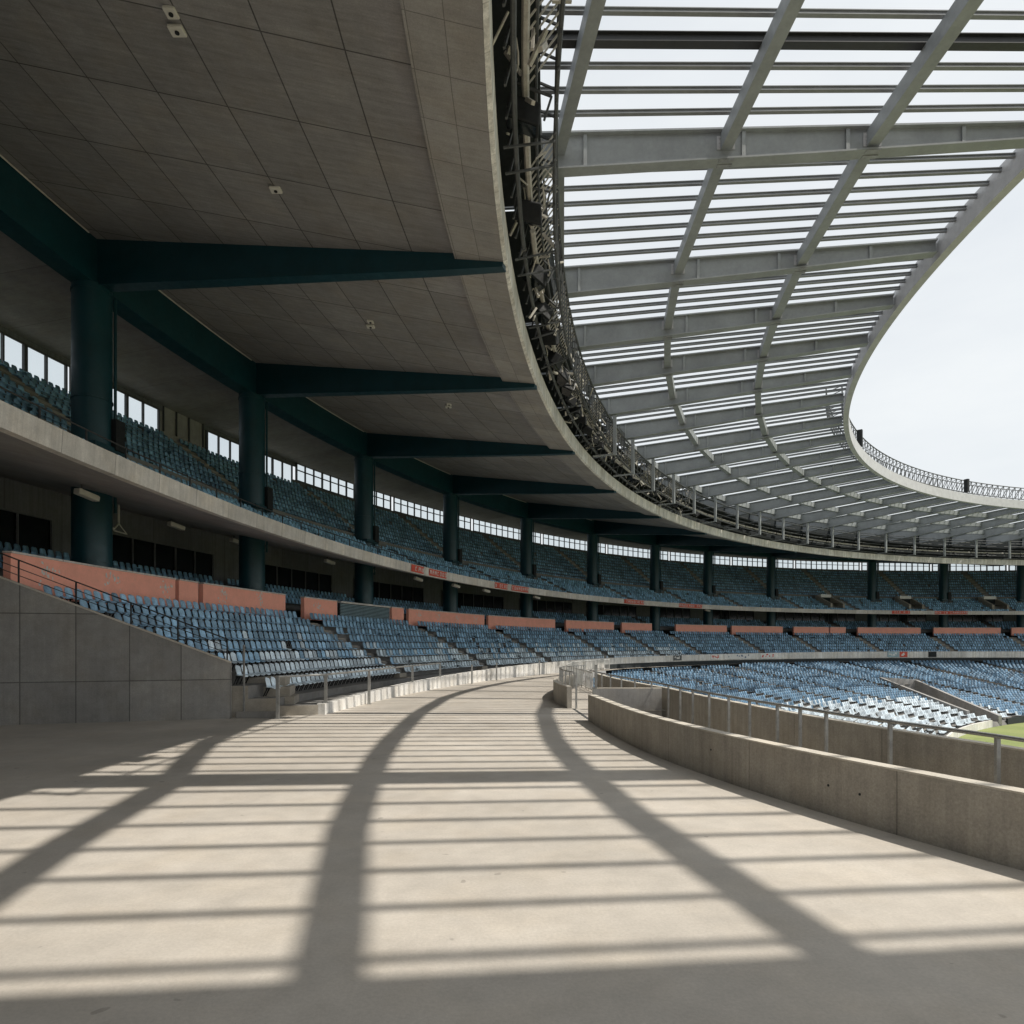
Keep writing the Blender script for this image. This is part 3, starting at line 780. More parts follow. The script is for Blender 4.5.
# light gantry between rim and canopy, one length per girder bay
def RG(d, off, h):                        # off: metres inward of the rim at angle d about CA
    return P(CA, 99.8 - off * (1.3 if off > 0 else 1), d, h)
def ca_of(th):
    q = CE_angle_on_CA(th); return math.degrees(atan2(q[1] - CA[1], CA[0] - q[0]))
for k in range(len(G) - 1):
    a, b = ca_of(G[k]), ca_of(G[k + 1])
    if k == 0: continue
    o = tag(empty('light_gantry', RG((a + b) / 2, .6, 15)), f'cluttered dark steel lighting gantry beside the roof rim, {nth(k - 1)} canopy bay', 'gantry', 'lengths of lighting gantry along the roof rim')
    ds = arange(a + .08, b - .08, .62)
    far = k > 9
    for off, h, rad in ((.38, 15.25, .08), (.62, 16.1, .11), (.85, 16.5, .06), (1.3, 15.5, .06), (1.35, 17.6, .07), (.45, 17.3, .06), (.2, 18.3, .05)):
        ch = MB(); ch.tube([RG(d, off, h) for d in ds], rad, 6)
        rebase(ch.build('pipe', M['gantryl' if rad > .08 else 'gantry'], o))
    rg = MB()
    dd = arange(a + .1, b - .1, .19)
    for i, d in enumerate(dd):
        if 9 <= i % 19 < 18 or far:
            if rg.f: rebase(rg.build('ladder_rung', M['gantryl'], o)); rg = MB()
            continue
        rg.bar(RG(d, .65, 16.1), RG(d + .16, 1.35, 17.55), .045)
    if rg.f: rebase(rg.build('ladder_rung', M['gantryl'], o))
    bc = MB()
    for i, d in enumerate(ds[:-1]):
        if far: continue
        bc.bar(RG(d, .2, 15.0), RG(ds[i + 1], .45, 17.3), .06); bc.bar(RG(d, 1.3, 15.35), RG(d, 1.35, 17.6), .06)
        bc.bar(RG(d, .2, 18.3), RG(d, 1.35, 17.6), .06)
        if random.random() < .35: bc.bar(RG(d, .1, 15.0), RG(d + random.uniform(-.2, .2), 1.3, 15.35), .06)
    if bc.f: rebase(bc.build('brace', M['gantry'], o))
    pl = MB()
    for d0, d1 in zip(ds, ds[1:]):
        pl.quad([RG(d0, -3.2, 16.95), RG(d1, -3.2, 16.95), RG(d1, .95, 16.9), RG(d0, .95, 16.9)])
        if random.random() < .8 and k < 7: pl.quad([RG(d0, .9, 17.4), RG(d1, .9, 17.4), RG(d1, .95, 18.7), RG(d0, .95, 18.7)])
    rebase(pl.build('catwalk_plate', M['dark'], o))
    cl = MB()
    for _ in range(0 if far else 24):
        d = random.uniform(a, b - .2); of = random.uniform(.15, 1.25); h = random.uniform(15.1, 17.6)
        cl.bar(RG(d, of, h), RG(d + random.uniform(-.3, .3), of + random.uniform(-.4, .4), h + random.uniform(-.7, .7)), random.uniform(.03, .12))
    for _ in range(0 if far else 5):
        d = random.uniform(a, b - .4); of = random.uniform(.2, 1.2); h = random.uniform(15.2, 17.0)
        cl.tube([RG(d + .12 * j, of + .05 * sin(j), h - .35 * sin(j * pi / 5)) for j in range(6)], .025, 5)
    if cl.f: cc = cl.build('cable_tangle', M['gantryl'], o); rebase(cc); cc['kind'] = 'stuff'

# floodlights hung on the gantry
fl0 = None
FL = []
for k in range(1, len(G) - 2):
    a, b = ca_of(G[k]), ca_of(G[k + 1])
    for t in ((.28, .62, .9) if k < 6 else (.5,)): FL.append((a + (b - a) * t, k))
for i, (d, k) in enumerate(FL):
    p = RG(d, .62, 15.75)
    if fl0 is None:
        o = empty('floodlight', p)
        m = MB(); m.hexa([(-.42, -.26, -.3), (.42, -.26, -.3), (.42, .26, -.3), (-.42, .26, -.3)], [(-.3, -.2, .22), (.3, -.2, .22), (.3, .2, .22), (-.3, .2, .22)]); m.build('housing', M['black'], o, bevel=.04)
        m = MB(); m.box((0, 0, -.315), (.72, .42, .02)); m.build('lens', M['darkglass'], o)
        m = MB(); m.bar((-.46, 0, 0), (-.46, 0, .55), .05); m.bar((.46, 0, 0), (.46, 0, .55), .05); m.bar((-.46, 0, .55), (.46, 0, .55), .05); m.build('yoke', M['gantry'], o)
        fl0 = o
    else: o = copy_tree(fl0, p, 0)
    o.scale = (1.25,) * 3 if k < 4 else (1.0,) * 3
    o.location = p; o.rotation_euler = (random.uniform(-.5, .5), random.uniform(.1, .7), random.uniform(-.6, .6))
    tag(o, f'black floodlight hung on the rim gantry, {nth(k - 1)} canopy bay' , 'floodlight', f'black floodlights in gantry bay {k}')

# ------------------------------------------------------------------ lower tier
TUN = [(57.6, 76.5), (61.6, 99.0), (56.2, 99.0), (54.6, 77.6)]      # access tunnel outline
def in_tun(x, y, grow=0.):
    ok = True
    pts = TUN
    c = (sum(p[0] for p in pts) / 4, sum(p[1] for p in pts) / 4)
    for i in range(4):
        (x0, y0), (x1, y1) = pts[i], pts[(i + 1) % 4]
        s = (x1 - x0) * (y - y0) - (y1 - y0) * (x - x0); L = hypot(x1 - x0, y1 - y0)
        sc = (x1 - x0) * (c[1] - y0) - (y1 - y0) * (c[0] - x0)
        if s * (1 if sc > 0 else -1) / L < -grow: return False
    return True
low = tag(empty('lower_tier', P(C, 85, 45, -9)), 'lowest terrace of sunlit blue seats sloping to the grass pitch', 'stand')
lm = MB(); prof = [(69.3, -9.6)] + stepped(LOW)
dstep = .5
for d in np.arange(0, PHI1, dstep):
    rt = inner_r(d + dstep / 2) - .2
    for (r0, h0), (r1, h1) in zip(prof, prof[1:]):
        if r0 > rt: break
        r1 = min(r1, rt + .3)
        q = [P(C, r0, d, h0), P(C, r0, d + dstep, h0), P(C, r1, d + dstep, h1), P(C, r1, d, h1)]
        if r0 < 100 and in_tun((q[0][0] + q[2][0]) / 2, (q[0][1] + q[2][1]) / 2): continue
        lm.quad(q)
rebase(lm.build('terrace_steps', M['step'], low))
rebase(sweep('front_barrier', lambda d: [P(C, 69.3, d, -9.7), P(C, 69.3, d, -8.75), P(C, 69.5, d, -8.75), P(C, 69.5, d, -9.7)], arange(58.2, PHI1, 1.2), M['dark'], low, closed=True))
rebase(sweep('pale_barrier', lambda d: [P(C, 69.3, d, -9.7), P(C, 69.3, d, -8.7), P(C, 69.5, d, -8.7), P(C, 69.5, d, -9.7)], arange(20, 54.6, 1.2), M['front'], low, closed=True))
tn = tag(empty('access_tunnel', (57, 88, -6)), 'grey concrete player tunnel cut through the lowest seats', 'tunnel')
def lowh(x, y): return -9.05 + .17 * (hypot(x - C[0], y - C[1]) - 69.6)
for i, nm in ((0, 'side_wall'), (1, 'back_wall'), (2, 'side_wall')):
    (x0, y0), (x1, y1) = TUN[i], TUN[(i + 1) % 4]
    m = MB(); n = 8
    for j in range(n):
        p = [(x0 + (x1 - x0) * t, y0 + (y1 - y0) * t) for t in (j / n, (j + 1) / n)]
        dx, dy = (y1 - y0), -(x1 - x0); L = hypot(dx, dy); dx, dy = dx / L * .18, dy / L * .18
        z = [lowh(*q) + CAMZ + .75 for q in p]
        m.hexa([(p[0][0] - dx, p[0][1] - dy, -6.7), (p[1][0] - dx, p[1][1] - dy, -6.7), (p[1][0] + dx, p[1][1] + dy, -6.7), (p[0][0] + dx, p[0][1] + dy, -6.7)],
               [(p[0][0] - dx, p[0][1] - dy, z[0]), (p[1][0] - dx, p[1][1] - dy, z[1]), (p[1][0] + dx, p[1][1] + dy, z[1]), (p[0][0] + dx, p[0][1] + dy, z[0])])
    rebase(m.build(nm, M['soffit'], tn))
m = MB(); m.quad([(*q, -6.52) for q in TUN]); rebase(m.build('tunnel_floor', M['step'], tn))
for d in AISLES[2:]:
    fl = MB(); ang = pi / 2 - R(d)
    for r, h in LOW:
        if r > inner_r(d) - 1: break
        p = P(C, r + .5, d, h)
        if in_tun(p[0], p[1], .8): continue
        fl.box(P(C, r + .5, d, h + .03), (1.0, .96, .06), ang)
    if fl.f: rebase(fl.build('aisle_stair', M['stair'], low))

# ------------------------------------------------------------------ seats
SEAT_W, PITCH = .36, .42
def seat_profile():
    f = [(-.25, .375, .150), (-.22, .405, .165), (.00, .385, .17), (.09, .42, .17), (.15, .60, .175), (.185, .77, .165), (.20, .84, .115)]
    bk = [(-.25, .345, .150), (-.20, .36, .165), (.02, .345, .17), (.125, .38, .17), (.185, .58, .175), (.22, .76, .165), (.23, .83, .115)]
    return f, bk
def seat_arrays():
    f, bk = seat_profile(); V = []
    for (y, z, w), (y2, z2, w2) in zip(f, bk): V += [(-w, y, z), (w, y, z), (-w2, y2, z2), (w2, y2, z2)]
    F = []
    n = len(f)
    for i in range(n - 1):
        a, b = 4 * i, 4 * (i + 1)
        F += [(a, a + 1, b + 1, b), (a + 2, b + 2, b + 3, a + 3), (a, b, b + 2, a + 2), (a + 1, a + 3, b + 3, b + 1)]
    F += [(0, 2, 3, 1), (4 * (n - 1), 4 * (n - 1) + 1, 4 * (n - 1) + 3, 4 * (n - 1) + 2)]
    return np.array(V, float), np.array(F, int)

def seat_spots():
    """(tier, row, phi, r, h)"""
    out = []
    def row(tier, k, r, h, start, end, aisles, half, ok=None):
        step = math.degrees({'mid': .53, 'back': .5, 'up': .46, 'low': .64}[tier] / {'mid': 110, 'back': 119, 'up': 118, 'low': 84}[tier])
        for d in np.arange(math.ceil((start + .12) / step) * step, end, step):
            if any(abs(d - a) * pi / 180 * r < half for a in aisles): continue
            if ok and not ok(d, r): continue
            if random.random() < .006: continue
            out.append((tier, k, float(d), r, h))
    for k, (r, h) in enumerate(MID): row('mid', k, r + .62, h, phi0(r), 112, AISLES, .72)
    for k, (r, h) in enumerate(BACK): row('back', k, r + .55, h, phi0(r, .8), 112, AISLES, .8)
    def colfree(d, r): return not (abs(r - RCOL) < 1.3 and any(abs(d - c) * pi / 180 * r < 1.3 for c in COLS)) and not any(abs(d - v) * pi / 180 * r < 1.75 and 111.4 < r < 116.5 for v in VOMS)
    for k, (r, h) in enumerate(UPA): row('up', k, r + .6, h, -12, 112, UAISLES, .68, colfree)
    for k, (r, h) in enumerate(UPB): row('up', k + 6, r + .5, h, -12, 112, UAISLES, .68, colfree)
    for k, (r, h) in enumerate(LOW):
        rr = r + .55
        def okl(d, q):
            p = P(C, q, d, 0); return q < inner_r(d) - 1.2 and not in_tun(p[0], p[1], .45)
        row('low', k, rr, h, 12, 112, AISLES, 1.15, okl)
    return out

FPX, HY = 648.5, 645.
def project(p):
    return 512 + FPX * p[0] / p[1], HY - FPX * (p[2] - CAMZ) / p[1]
spots = seat_spots()
# the seats that show largest become things of their own
cand = []
for i, (t, k, d, r, h) in enumerate(spots):
    p = P(C, r, d, h + .6)
    if p[1] < 3: continue
    u, v = project(p)
    if not (2 < u < 1020): continue
    hid = False
    if t == 'mid' and u < 236:                      # behind the sloping ramp wall
        top = lerp(u, [0, 230], [577, 663]); hid = v > top - 2
    if t == 'back': hid = k < 1 or u > 120
    if t == 'up': hid = True if k > 5 else (k < 1 and d > 2 and d < 9)
    if t == 'up' and d < 4.5: hid = True
    if t == 'low': hid = True
    if not hid: cand.append((hypot(p[0], p[1]) * (1.0 if t == 'mid' else 1.25), i))
cand.sort(); single = set(i for _, i in cand[:300])

SV, SF = seat_arrays()
def bulk():
    V = []; F = []; MI = []; nv = 0
    tiers = {'mid': 0, 'back': 1, 'up': 1, 'low': 2}
    for i, (t, k, d, r, h) in enumerate(spots):
        if i in single: continue
        a = R(d); o = np.array((-cos(a), sin(a), 0)); tg = np.array((sin(a), cos(a), 0))
        p = np.array(P(C, r, d, h)); lean = 0.
        loc = SV.copy(); 
        if rng.random() < .05: loc[:8, 2] += .22; loc[:8, 1] += .12      # a few half-folded pans
        loc *= {'mid': np.array((1.16, 1.1, 1.0)), 'back': 1.0, 'up': np.array((1.0, .9, .86)), 'low': np.array((1.5, 1.1, .95))}[t]
        V.append(p + loc[:, :1] * tg + (loc[:, 1:2] + lean * loc[:, 2:3]) * o + loc[:, 2:3] * np.array((0, 0, 1.)))
        F.append(SF + nv); nv += len(SV); MI.append(np.full(len(SF), 3 if (t == 'low' and r < 82.5 - .22 * max(0, d - 40) + rng.normal(0, .9) and d < 62) else 4 if (t == 'mid' and k + rng.normal(0, .8) < 2.2 and d < 50) else tiers[t], np.int32))  # front rows take the paler colours that carry painted sunlight
    V = np.concatenate(V); F = np.concatenate(F); MI = np.concatenate(MI)
    me = bpy.data.meshes.new('blue_seats'); me.vertices.add(len(V)); me.vertices.foreach_set('co', V.astype(np.float32).ravel())
    me.loops.add(F.size); me.loops.foreach_set('vertex_index', F.astype(np.int32).ravel())
    me.polygons.add(len(F)); me.polygons.foreach_set('loop_start', np.arange(0, F.size, 4, dtype=np.int32)); me.polygons.foreach_set('material_index', MI)
    for m in ('seat_mid', 'seat_up', 'seat_low', 'seat_low_sun_tint', 'seat_front_sun_tint'): me.materials.append(M[m])
    me.update(calc_edges=True); me.validate()
    o = bpy.data.objects.new('blue_seats', me); COL.objects.link(o)
    tag(o, 'rows of small blue stadium seats filling the far terraces', 'seats', kind='stuff')
bulk()

def make_seat(mat):
    o = empty('stadium_seat')
    nx, ny = 7, 7
    def shell(fy, nm, thick):
        m = MB(); g = []
        for j in range(ny):
            t = j / (ny - 1); row_ = []
            for i in range(nx):
                s = -1 + 2 * i / (nx - 1); row_.append(np.array(fy(s, t)))
            g.append(row_)
        for j in range(ny - 1):
            for i in range(nx - 1): m.quad([g[j][i], g[j][i + 1], g[j + 1][i + 1], g[j + 1][i]])
        ob = m.build(nm, M[mat], o, smooth=True)
        sd = ob.modifiers.new('thickness', 'SOLIDIFY'); sd.thickness = thick; sd.offset = 0
        return ob
    def back(s, t):
        w = .212 * (1 - .30 * max(0, t - .72) ** 2 / .078 * .9) * (1 - .12 * (1 - t))
        z = .42 + .43 * t - .045 * s * s * max(0, t - .5) * 2
        return (s * w, .115 + .10 * t - .045 * s * s + .012 * cos(pi * s) , z)
    def pan(s, t):
        w = .205 * (1 - .10 * (1 - t))
        return (s * w, -.25 + .36 * t, .395 + .028 * s * s - .05 * (1 - t) ** 4 + .02 * t * t * t)
    shell(back, 'backrest', .022); shell(pan, 'seat_pan', .03)
    b = MB(); b.bar((-.1, .10, .36), (-.1, .27, .02), .04); b.bar((.1, .10, .36), (.1, .27, .02), .04); b.bar((-.19, .10, .36), (.19, .10, .36), .045); b.build('bracket', M['black'], o)
    return o
seat0 = {0: None, 1: None}
ROWN = ['front row by the walkway rail', 'second row up from the walkway', 'third row up from the walkway', 'fourth row up from the walkway', 'fifth row up from the walkway', 'sixth row up from the walkway', 'row second below the orange walls', 'row directly below the orange walls']
for i in sorted(single):
    t, k, d, r, h = spots[i]; p = P(C, r, d, h); rz = pi / 2 - R(d) + random.uniform(-.03, .03)
    f = int(t == 'mid' and k + random.gauss(0, .7) < 2.2)  # front rows mostly get the seat colour with sunlight painted in
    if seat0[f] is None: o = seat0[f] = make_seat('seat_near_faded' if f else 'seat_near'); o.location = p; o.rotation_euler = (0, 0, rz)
    else: o = copy_tree(seat0[f], p, rz)
    blk = sum(d > a for a in AISLES)
    if t == 'mid':
        lab = f'scuffed blue seat in the {ROWN[k]}, {"block beside the ramp wall" if blk == 0 else nth(blk) + " block past the first stair"}'; grp = f'near blue seats {ROWN[k]} block {blk}'
    elif t == 'back': lab = f'blue seat above the long orange wall at the picture edge, {nth(k)} club row'; grp = f'club seats row {k}'
    else: lab = f'shaded blue seat just behind the upper balcony rail, {nth(k)} row back'; grp = f'upper seats row {k}'
    tag(o, lab, 'seat', grp)

# ------------------------------------------------------------------ ramp wall at the near end of the middle tier
def ramp_top(x): return lerp(x, [-19.15, -11.5], [2.52, -.74]) if x > -19.15 else 2.52 + (-19.15 - x) * .426
rw = tag(empty('ramp_wall', (-15, 25.3, 0)), 'tall panelled grey concrete wall with a sloping top, in shade beside the walkway', 'wall')
xs = list(np.linspace(-30, -11.5, 12)); tk = .28
m = MB(); u = 0
for x0, x1 in zip(xs, xs[1:]):
    y0, y1 = LY(x0), LY(x1); t0, t1 = ramp_top(x0) + CAMZ, ramp_top(x1) + CAMZ; L = hypot(x1 - x0, y1 - y0)
    u0 = -(hypot(x0 + 11.5, y0 - 26.5)); u1 = -(hypot(x1 + 11.5, y1 - 26.5))
    m.quad([(x0, y0, -.02), (x1, y1, -.02), (x1, y1, t1), (x0, y0, t0)], [(u0, 0), (u1, 0), (u1, t1), (u0, t0)])
    m.quad([(x0 - .08, y0 + tk, -.02), (x1 - .08, y1 + tk, -.02), (x1 - .08, y1 + tk, t1), (x0 - .08, y0 + tk, t0)], [(u0, 0), (u1, 0), (u1, t1), (u0, t0)])
x1, y1 = -11.5, 26.5; t1 = ramp_top(x1) + CAMZ
m.quad([(x1, y1, -.02), (x1 - .08, y1 + tk, -.02), (x1 - .08, y1 + tk, t1), (x1, y1, t1)])
rebase(m.build('panel', M['ramp'], rw))
m = MB()
for x0, x1 in zip(xs, xs[1:]):
    y0, y1 = LY(x0), LY(x1); t0, t1 = ramp_top(x0) + CAMZ + .003, ramp_top(x1) + CAMZ + .003
    q = [(x0 + .01, y0 - .03), (x1 + .01, y1 - .03), (x1 - .09, y1 + tk + .03), (x0 - .09, y0 + tk + .03)]; zz = [t0, t1, t1, t0]
    m.hexa([(*a, z) for a, z in zip(q, zz)], [(*a, z + .06) for a, z in zip(q, zz)])
rebase(m.build('coping', M['cap'], rw))
rl = tag(empty('ramp_handrail', (-15, 25.4, 3)), 'thin dark metal handrail with two lower wires along the sloping ramp wall', 'railing')
m = MB()
for dz, rad in ((.86, .028), (.55, .016), (.28, .016)):
    m.tube([(x - .03, LY(x) + .14, ramp_top(x) + CAMZ + .06 + dz) for x in np.linspace(-24, -11.6, 14)], rad, 6)
rebase(m.build('handrail', M['rail_dark'], rl))
for x in (-22.6, -20.5, -18.6, -16.8, -15.0, -13.4, -11.65):
    m = MB(); z = ramp_top(x) + CAMZ + .06; m.bar((x - .03, LY(x) + .14, z), (x - .03, LY(x) + .14, z + .87), .045); rebase(m.build('post', M['rail_dark'], rl))

# near end steps and landing behind the ramp wall
es = tag(empty('entrance_steps', (-10, 27.4, 0)), 'few pale concrete steps at the end of the ramp wall leading up to the seats', 'steps')
for k in range(4):
    m = MB(); m.box((-10.2 - .35 * k, 27.5 + .45 * k + .9, .18 + .2 * k), (1.9, 1.6 , .36 + .4 * k - .003 * k), .18); rebase(m.build('step', M['stair'], es, bevel=.02))
m = MB(); m.box((-10.45, 26.66, .13), (1.75, .2, .26), .02)
tag(m.build('kerb_block', M['ramp'], bevel=.02), 'low dark concrete kerb block at the foot of the ramp wall end', 'kerb')

# front handrail along the middle tier
fr = tag(empty('walkway_rail', P(C, 103.8, 9, -3)), 'grey metal handrail on posts between the walkway and the front seats', 'railing')
RLP = [(-9.5, 26.3), (-8.1, 28.2), (-7.25, 32.9), (-6.2, 40.4), (-5.05, 45.5)]
m = MB(); m.tube([(x, y, 1.72) for x, y in RLP], .046, 8); rebase(m.build('handrail', M['galv'], fr))
for x, y in RLP:
    m = MB(); m.bar((x, y, 0), (x, y, 1.76), .12); m.box((x, y, .012), (.22, .22, .02)); rebase(m.build('post', M['galv'], fr))
for d, lab in ((17.6, 'single grey post by the front seats where the walkway bends'), (20.6, 'paired grey post farther along the front seats'), (26.2, 'short stout grey post at the far bend of the walkway')):
    m = MB(); p = P(C, 103.6, d, -3); m.bar(p, (p[0], p[1], 1.5), .12)
    tag(m.build('post_marker', M['galv']), lab, 'post')
tall = tag(empty('corner_post', (-11.1, 26.9, 0)), 'grey post at the low end of the ramp wall', 'post')
m = MB(); m.bar((-11.1, 26.85, 0), (-11.1, 26.85, 3.0), .07); rebase(m.build('shaft', M['galv'], tall))

# ------------------------------------------------------------------ walls beside the walkway
def spline(pts, n):
    pts = np.array(pts, float); t = np.concatenate([[0], np.cumsum(np.linalg.norm(np.diff(pts, axis=0), axis=1))])
    pp = np.vstack([2 * pts[0] - pts[1], pts, 2 * pts[-1] - pts[-2]]); out = []
    for s in np.linspace(0, t[-1], n):
        i = min(np.searchsorted(t, s, side='right') - 1, len(pts) - 2); x = (s - t[i]) / (t[i + 1] - t[i])
        a, b, c, d = pp[i], pp[i + 1], pp[i + 2], pp[i + 3]
        out.append(.5 * ((2 * b) + (-a + c) * x + (2 * a - 5 * b + 4 * c - d) * x * x + (-a + 3 * b - 3 * c + d) * x ** 3))
    return out
def wall(name, line, tk, z0, z1, mat, capmat, lab, side=1, cap=.035, over=.0):
    o = tag(empty(name, (line[0][0], line[0][1], z0)), lab, 'wall')
    nr = []
    for i in range(len(line)):
        d = np.array(line[min(i + 1, len(line) - 1)]) - np.array(line[max(i - 1, 0)]); d /= np.linalg.norm(d); nr.append(np.array((d[1], -d[0])) * side)
    idx = list(range(len(line)))
    zt = (lambda i: z1(i / (len(line) - 1))) if callable(z1) else (lambda i: z1)
    def sec(i, a, b, za, zb): p = np.array(line[i]); q0 = p + nr[i] * a; q1 = p + nr[i] * b; return [(*q0, za), (*q0, zb), (*q1, zb), (*q1, za)]
    rebase(sweep('body', lambda i: sec(i, 0, tk, z0, zt(i) - cap), idx, mat, o, closed=True, smooth=False))
    rebase(sweep('coping', lambda i: sec(i, -over, tk + over, zt(i) - cap + .003, zt(i)), idx, capmat, o, closed=True))
    return o
W1 = spline([(3.02, 25.75), (3.46, 20.4), (4.06, 16.6), (5.2, 12.55), (6.8, 8.6), (9.6, 3.0), (13, -3.5), (18, -12)], 60)
wall('walkway_wall', W1, .28, -1.45, 1.04, M['wall'], M['cap'], 'long low concrete parapet wall curving along the walkway edge', side=-1)
ww = bpy.data.objects['walkway_wall']
for i, z in ((16, .62), (21, .52), (22, .5), (27, .66), (30, .72), (30, .28), (35, .66), (35, .25), (40, .5)):
    p, q = np.array(W1[i]), np.array(W1[i + 1]); d = (q - p) / np.linalg.norm(q - p); nrm = np.array((d[1], -d[0]))
    if nrm[0] > 0: nrm = -nrm
    m = MB(); c0 = p + nrm * .003; m.tube([(*(c0 - nrm * .02), z), (*(c0 + nrm * .004), z)], .022, 10)
    rebase_later = m.build('tie_hole', M['dark'], ww); rebase(rebase_later)
W2 = [P(C, inner_r(d) - .05, d, 0)[:2] for d in arange(-24, 16.5, 1.0)]
wall('outer_wall', W2, .25, -2.0, 1.02, M['wall'], M['cap'], 'second concrete parapet wall behind the first, above the lowest seats', side=1)
wall('cross_wall', [(3.75, 29.85), (5.2, 29.85), (6.9, 29.85)], .25, -1.45, 1.02, M['soffit'], M['cap'], 'short straight grey wall closing the lane between the two parapets', side=-1)
W3 = spline([(2.83, 30.7), (2.52, 34), (2.72, 38.3), (3.7, 44), (5.6, 51)], 24)
wall('short_wall', W3, .24, -.02, lambda t: lerp(t, [0, .35, 1], [1.04, 1.04, .75]), M['wall'], M['cap'], 'short curved concrete wall past the gap with a rail on top', side=-1)
sr = tag(empty('wall_rail', (2.9, 31, 1)), 'thin metal rail with close posts on top of the short curved wall', 'railing')
pts3 = [(p[0] + .12, p[1]) for p in spline([(2.83, 30.8), (2.52, 34), (2.72, 38.3), (3.7, 44), (5.6, 51)], 40)]
zt3 = [lerp(i / 39, [0, .35, 1], [1.04, 1.04, .75]) for i in range(40)]
m = MB(); m.tube([(*p, z + .66) for p, z in zip(pts3, zt3)], .03, 6); rebase(m.build('handrail', M['galv'], sr))
for i in range(0, 40, 2):
    m = MB(); m.bar((*pts3[i], zt3[i]), (*pts3[i], zt3[i] + .66), .05); rebase(m.build('post', M['galv'], sr))
m = MB(); m.bar((3.02, 30.5, 0), (3.02, 30.5, 1.72), .09); rebase(m.build('end_post', M['galv'], sr))
lr = tag(empty('lane_rail', P(C, 88.5, 0, -3)), 'long metal handrail on posts in the lane between the two parapets', 'railing')
def LRp(d, z): return P(C, inner_r(d) + .48, d, z)
ds = arange(-24, 16, .8)
m = MB(); m.tube([LRp(d, -1.72) for d in ds], .042, 8); rebase(m.build('handrail', M['galv'], lr))
for d in (-14, -11, -9.2, -6.3, -4.1, -2.55, -1.2, -.5, .2, 1.2, 2.1, 3.1, 4.1, 5.0, 6.0, 7.6, 9, 10.4, 11.8, 13.2, 14.6, 16):
    m = MB(); a = LRp(d, -4.4 if d < 7.2 else -3); m.bar(a, LRp(d, -1.74), .075); m.box((a[0], a[1], a[2] + .012), (.2, .2, .02)); rebase(m.build('post', M['galv'], lr))
wr = tag(empty('picket_rail', P(C, 99, 24, -3)), 'white picket railing closing the far inner edge of the walkway', 'railing')
ds = arange(14.2, 36, .7)
def WRp(d, z): return P(C, inner_r(d) + .75, d, z)
m = MB(); m.tube([WRp(d, -1.75) for d in ds], .04, 6); m.tube([WRp(d, -2.85) for d in ds], .03, 6); rebase(m.build('handrail', M['white'], wr))
for d in arange(14.2, 36, .9):
    m = MB(); m.bar(WRp(d, -3), WRp(d, -1.72), .08); rebase(m.build('post', M['white'], wr))
m = MB()
for d in arange(14.2, 36, .14): m.bar(WRp(d, -2.85), WRp(d, -1.78), .028)
rebase(m.build('pickets', M['white'], wr))
for x, y, z, lab in ((3.55, 27.9, 1.15, 'small grey bollard by the gap between the walls'), (5.25, 40.5, 1.75, 'tall grey gate post behind the gap')):
    m = MB(); m.bar((x, y, 0), (x, y, z), .16); m.box((x, y, z + .012), (.2, .2, .02)); tag(m.build('gate_post', M['galv'], bevel=.01), lab, 'post')
m = MB(); m.bar((2.9, 30.4, .006), (3.1, 26.1, .006), .12, .008)
tag(m.build('drain_channel', M['frame']), 'dark drain channel across the gap between the walls', 'drain')

# ceiling fittings where the photograph shows them
for ur, d, lab, n in ((.36, .75, 'larger double pale fitting on the near ceiling', 2), (.345, 3.95, 'single pale fitting on the ceiling before the first beam', 1), (.335, 9.3, 'double pale fitting on the ceiling past the first beam', 2),
                      (.30, 15.3, 'small pale fitting on the ceiling past the second beam', 2), (.3, 20.3, 'tiny pale fitting on the ceiling past the third beam', 1)):
    fitting(ur, d, lab, n)

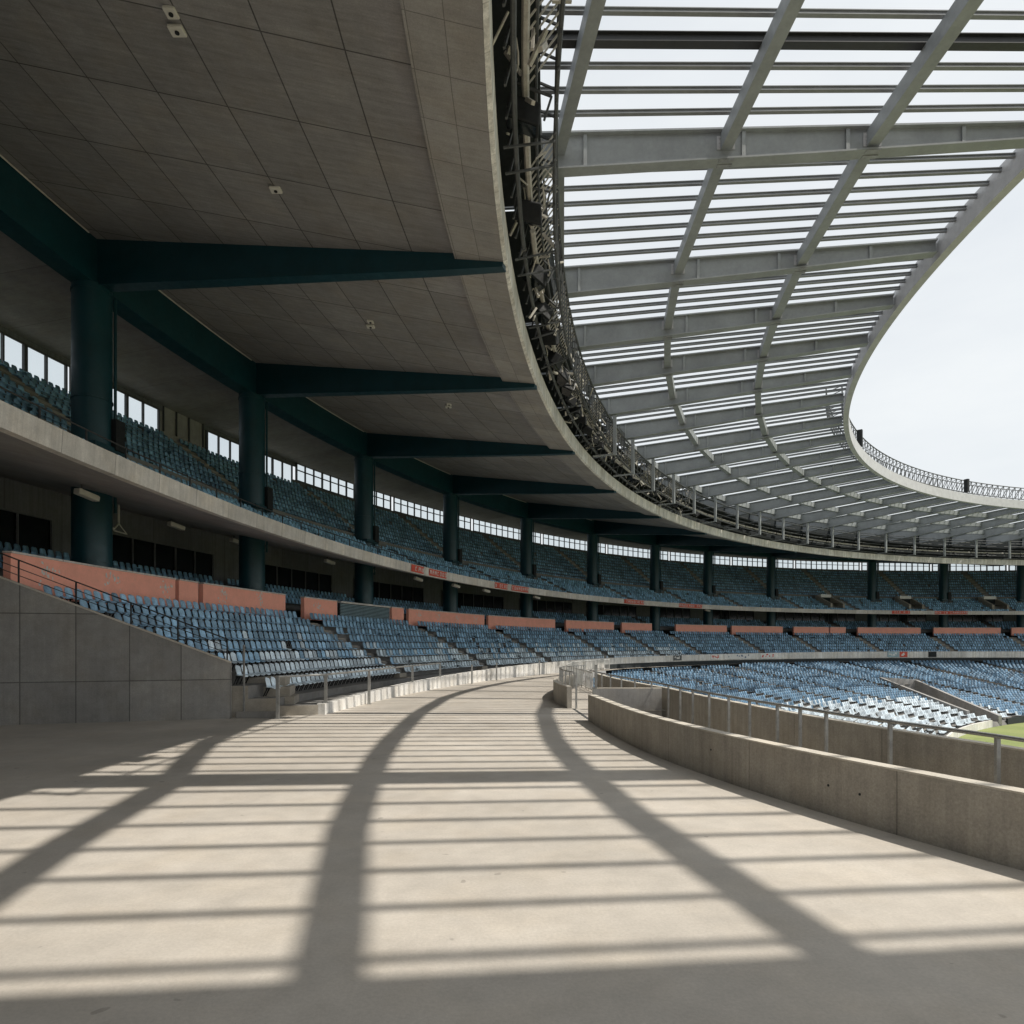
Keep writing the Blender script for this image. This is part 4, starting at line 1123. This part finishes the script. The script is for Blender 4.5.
# ------------------------------------------------------------------ daylight
SUN_EL, DX, DY = 60.0, -1.0, .30
sun = bpy.data.lights.new('sun', 'SUN'); sun.energy = 4.2; sun.angle = R(.6); sun.color = (1.0, .94, .85)
so = bpy.data.objects.new('sun', sun); COL.objects.link(so)
from mathutils import Vector
el = R(SUN_EL); az = atan2(DY, DX); dirv = Vector((cos(az) * cos(el), sin(az) * cos(el), -sin(el)))
so.rotation_euler = dirv.to_track_quat('-Z', 'Y').to_euler(); so.location = (60, 20, 80)
W = bpy.data.worlds.new('World'); S.world = W; W.use_nodes = True
nt = W.node_tree; bg = nt.nodes['Background']
sky = nt.nodes.new('ShaderNodeTexSky'); sky.sky_type = 'NISHITA'; sky.sun_disc = False; sky.sun_elevation = el; sky.sun_rotation = R(106.7)
sky.air_density = 1.0; sky.dust_density = 3.0; sky.ozone_density = 1.5
tc = nt.nodes.new('ShaderNodeTexCoord'); mp = nt.nodes.new('ShaderNodeMapping'); mp.inputs['Scale'].default_value = (1, 1, 3.2)
nz = nt.nodes.new('ShaderNodeTexNoise'); nz.inputs['Scale'].default_value = 1.7; nz.inputs['Detail'].default_value = 6; nz.inputs['Roughness'].default_value = .55
mr = nt.nodes.new('ShaderNodeMapRange'); mr.inputs['From Min'].default_value = .35; mr.inputs['From Max'].default_value = .65; mr.inputs['To Min'].default_value = .78; mr.inputs['To Max'].default_value = .97
mx = nt.nodes.new('ShaderNodeMix'); mx.data_type = 'RGBA'
mx.inputs[7].default_value = (7.6, 7.9, 8.05, 1)
nt.links.new(tc.outputs['Generated'], mp.inputs['Vector']); nt.links.new(mp.outputs[0], nz.inputs['Vector']); nt.links.new(nz.outputs['Fac'], mr.inputs['Value'])
nt.links.new(mr.outputs[0], mx.inputs[0]); nt.links.new(sky.outputs[0], mx.inputs[6]); nt.links.new(mx.outputs[2], bg.inputs['Color'])
bg.inputs['Strength'].default_value = .12

# ------------------------------------------------------------------ camera
cam = bpy.data.cameras.new('camera'); co = bpy.data.objects.new('camera', cam); COL.objects.link(co)
co.location = (0, 0, CAMZ); co.rotation_euler = (pi / 2, 0, 0)
cam.sensor_width = 36; cam.lens = 36 * 648.5 / 1024; cam.shift_y = (645 - 512) / 1024; cam.clip_end = 5000; cam.clip_start = .05
S.camera = co
S.view_settings.view_transform = 'Standard'; S.view_settings.look = 'None'; S.view_settings.exposure = 0
S.render.engine = 'CYCLES'; S.cycles.max_bounces = 8; S.cycles.diffuse_bounces = 5
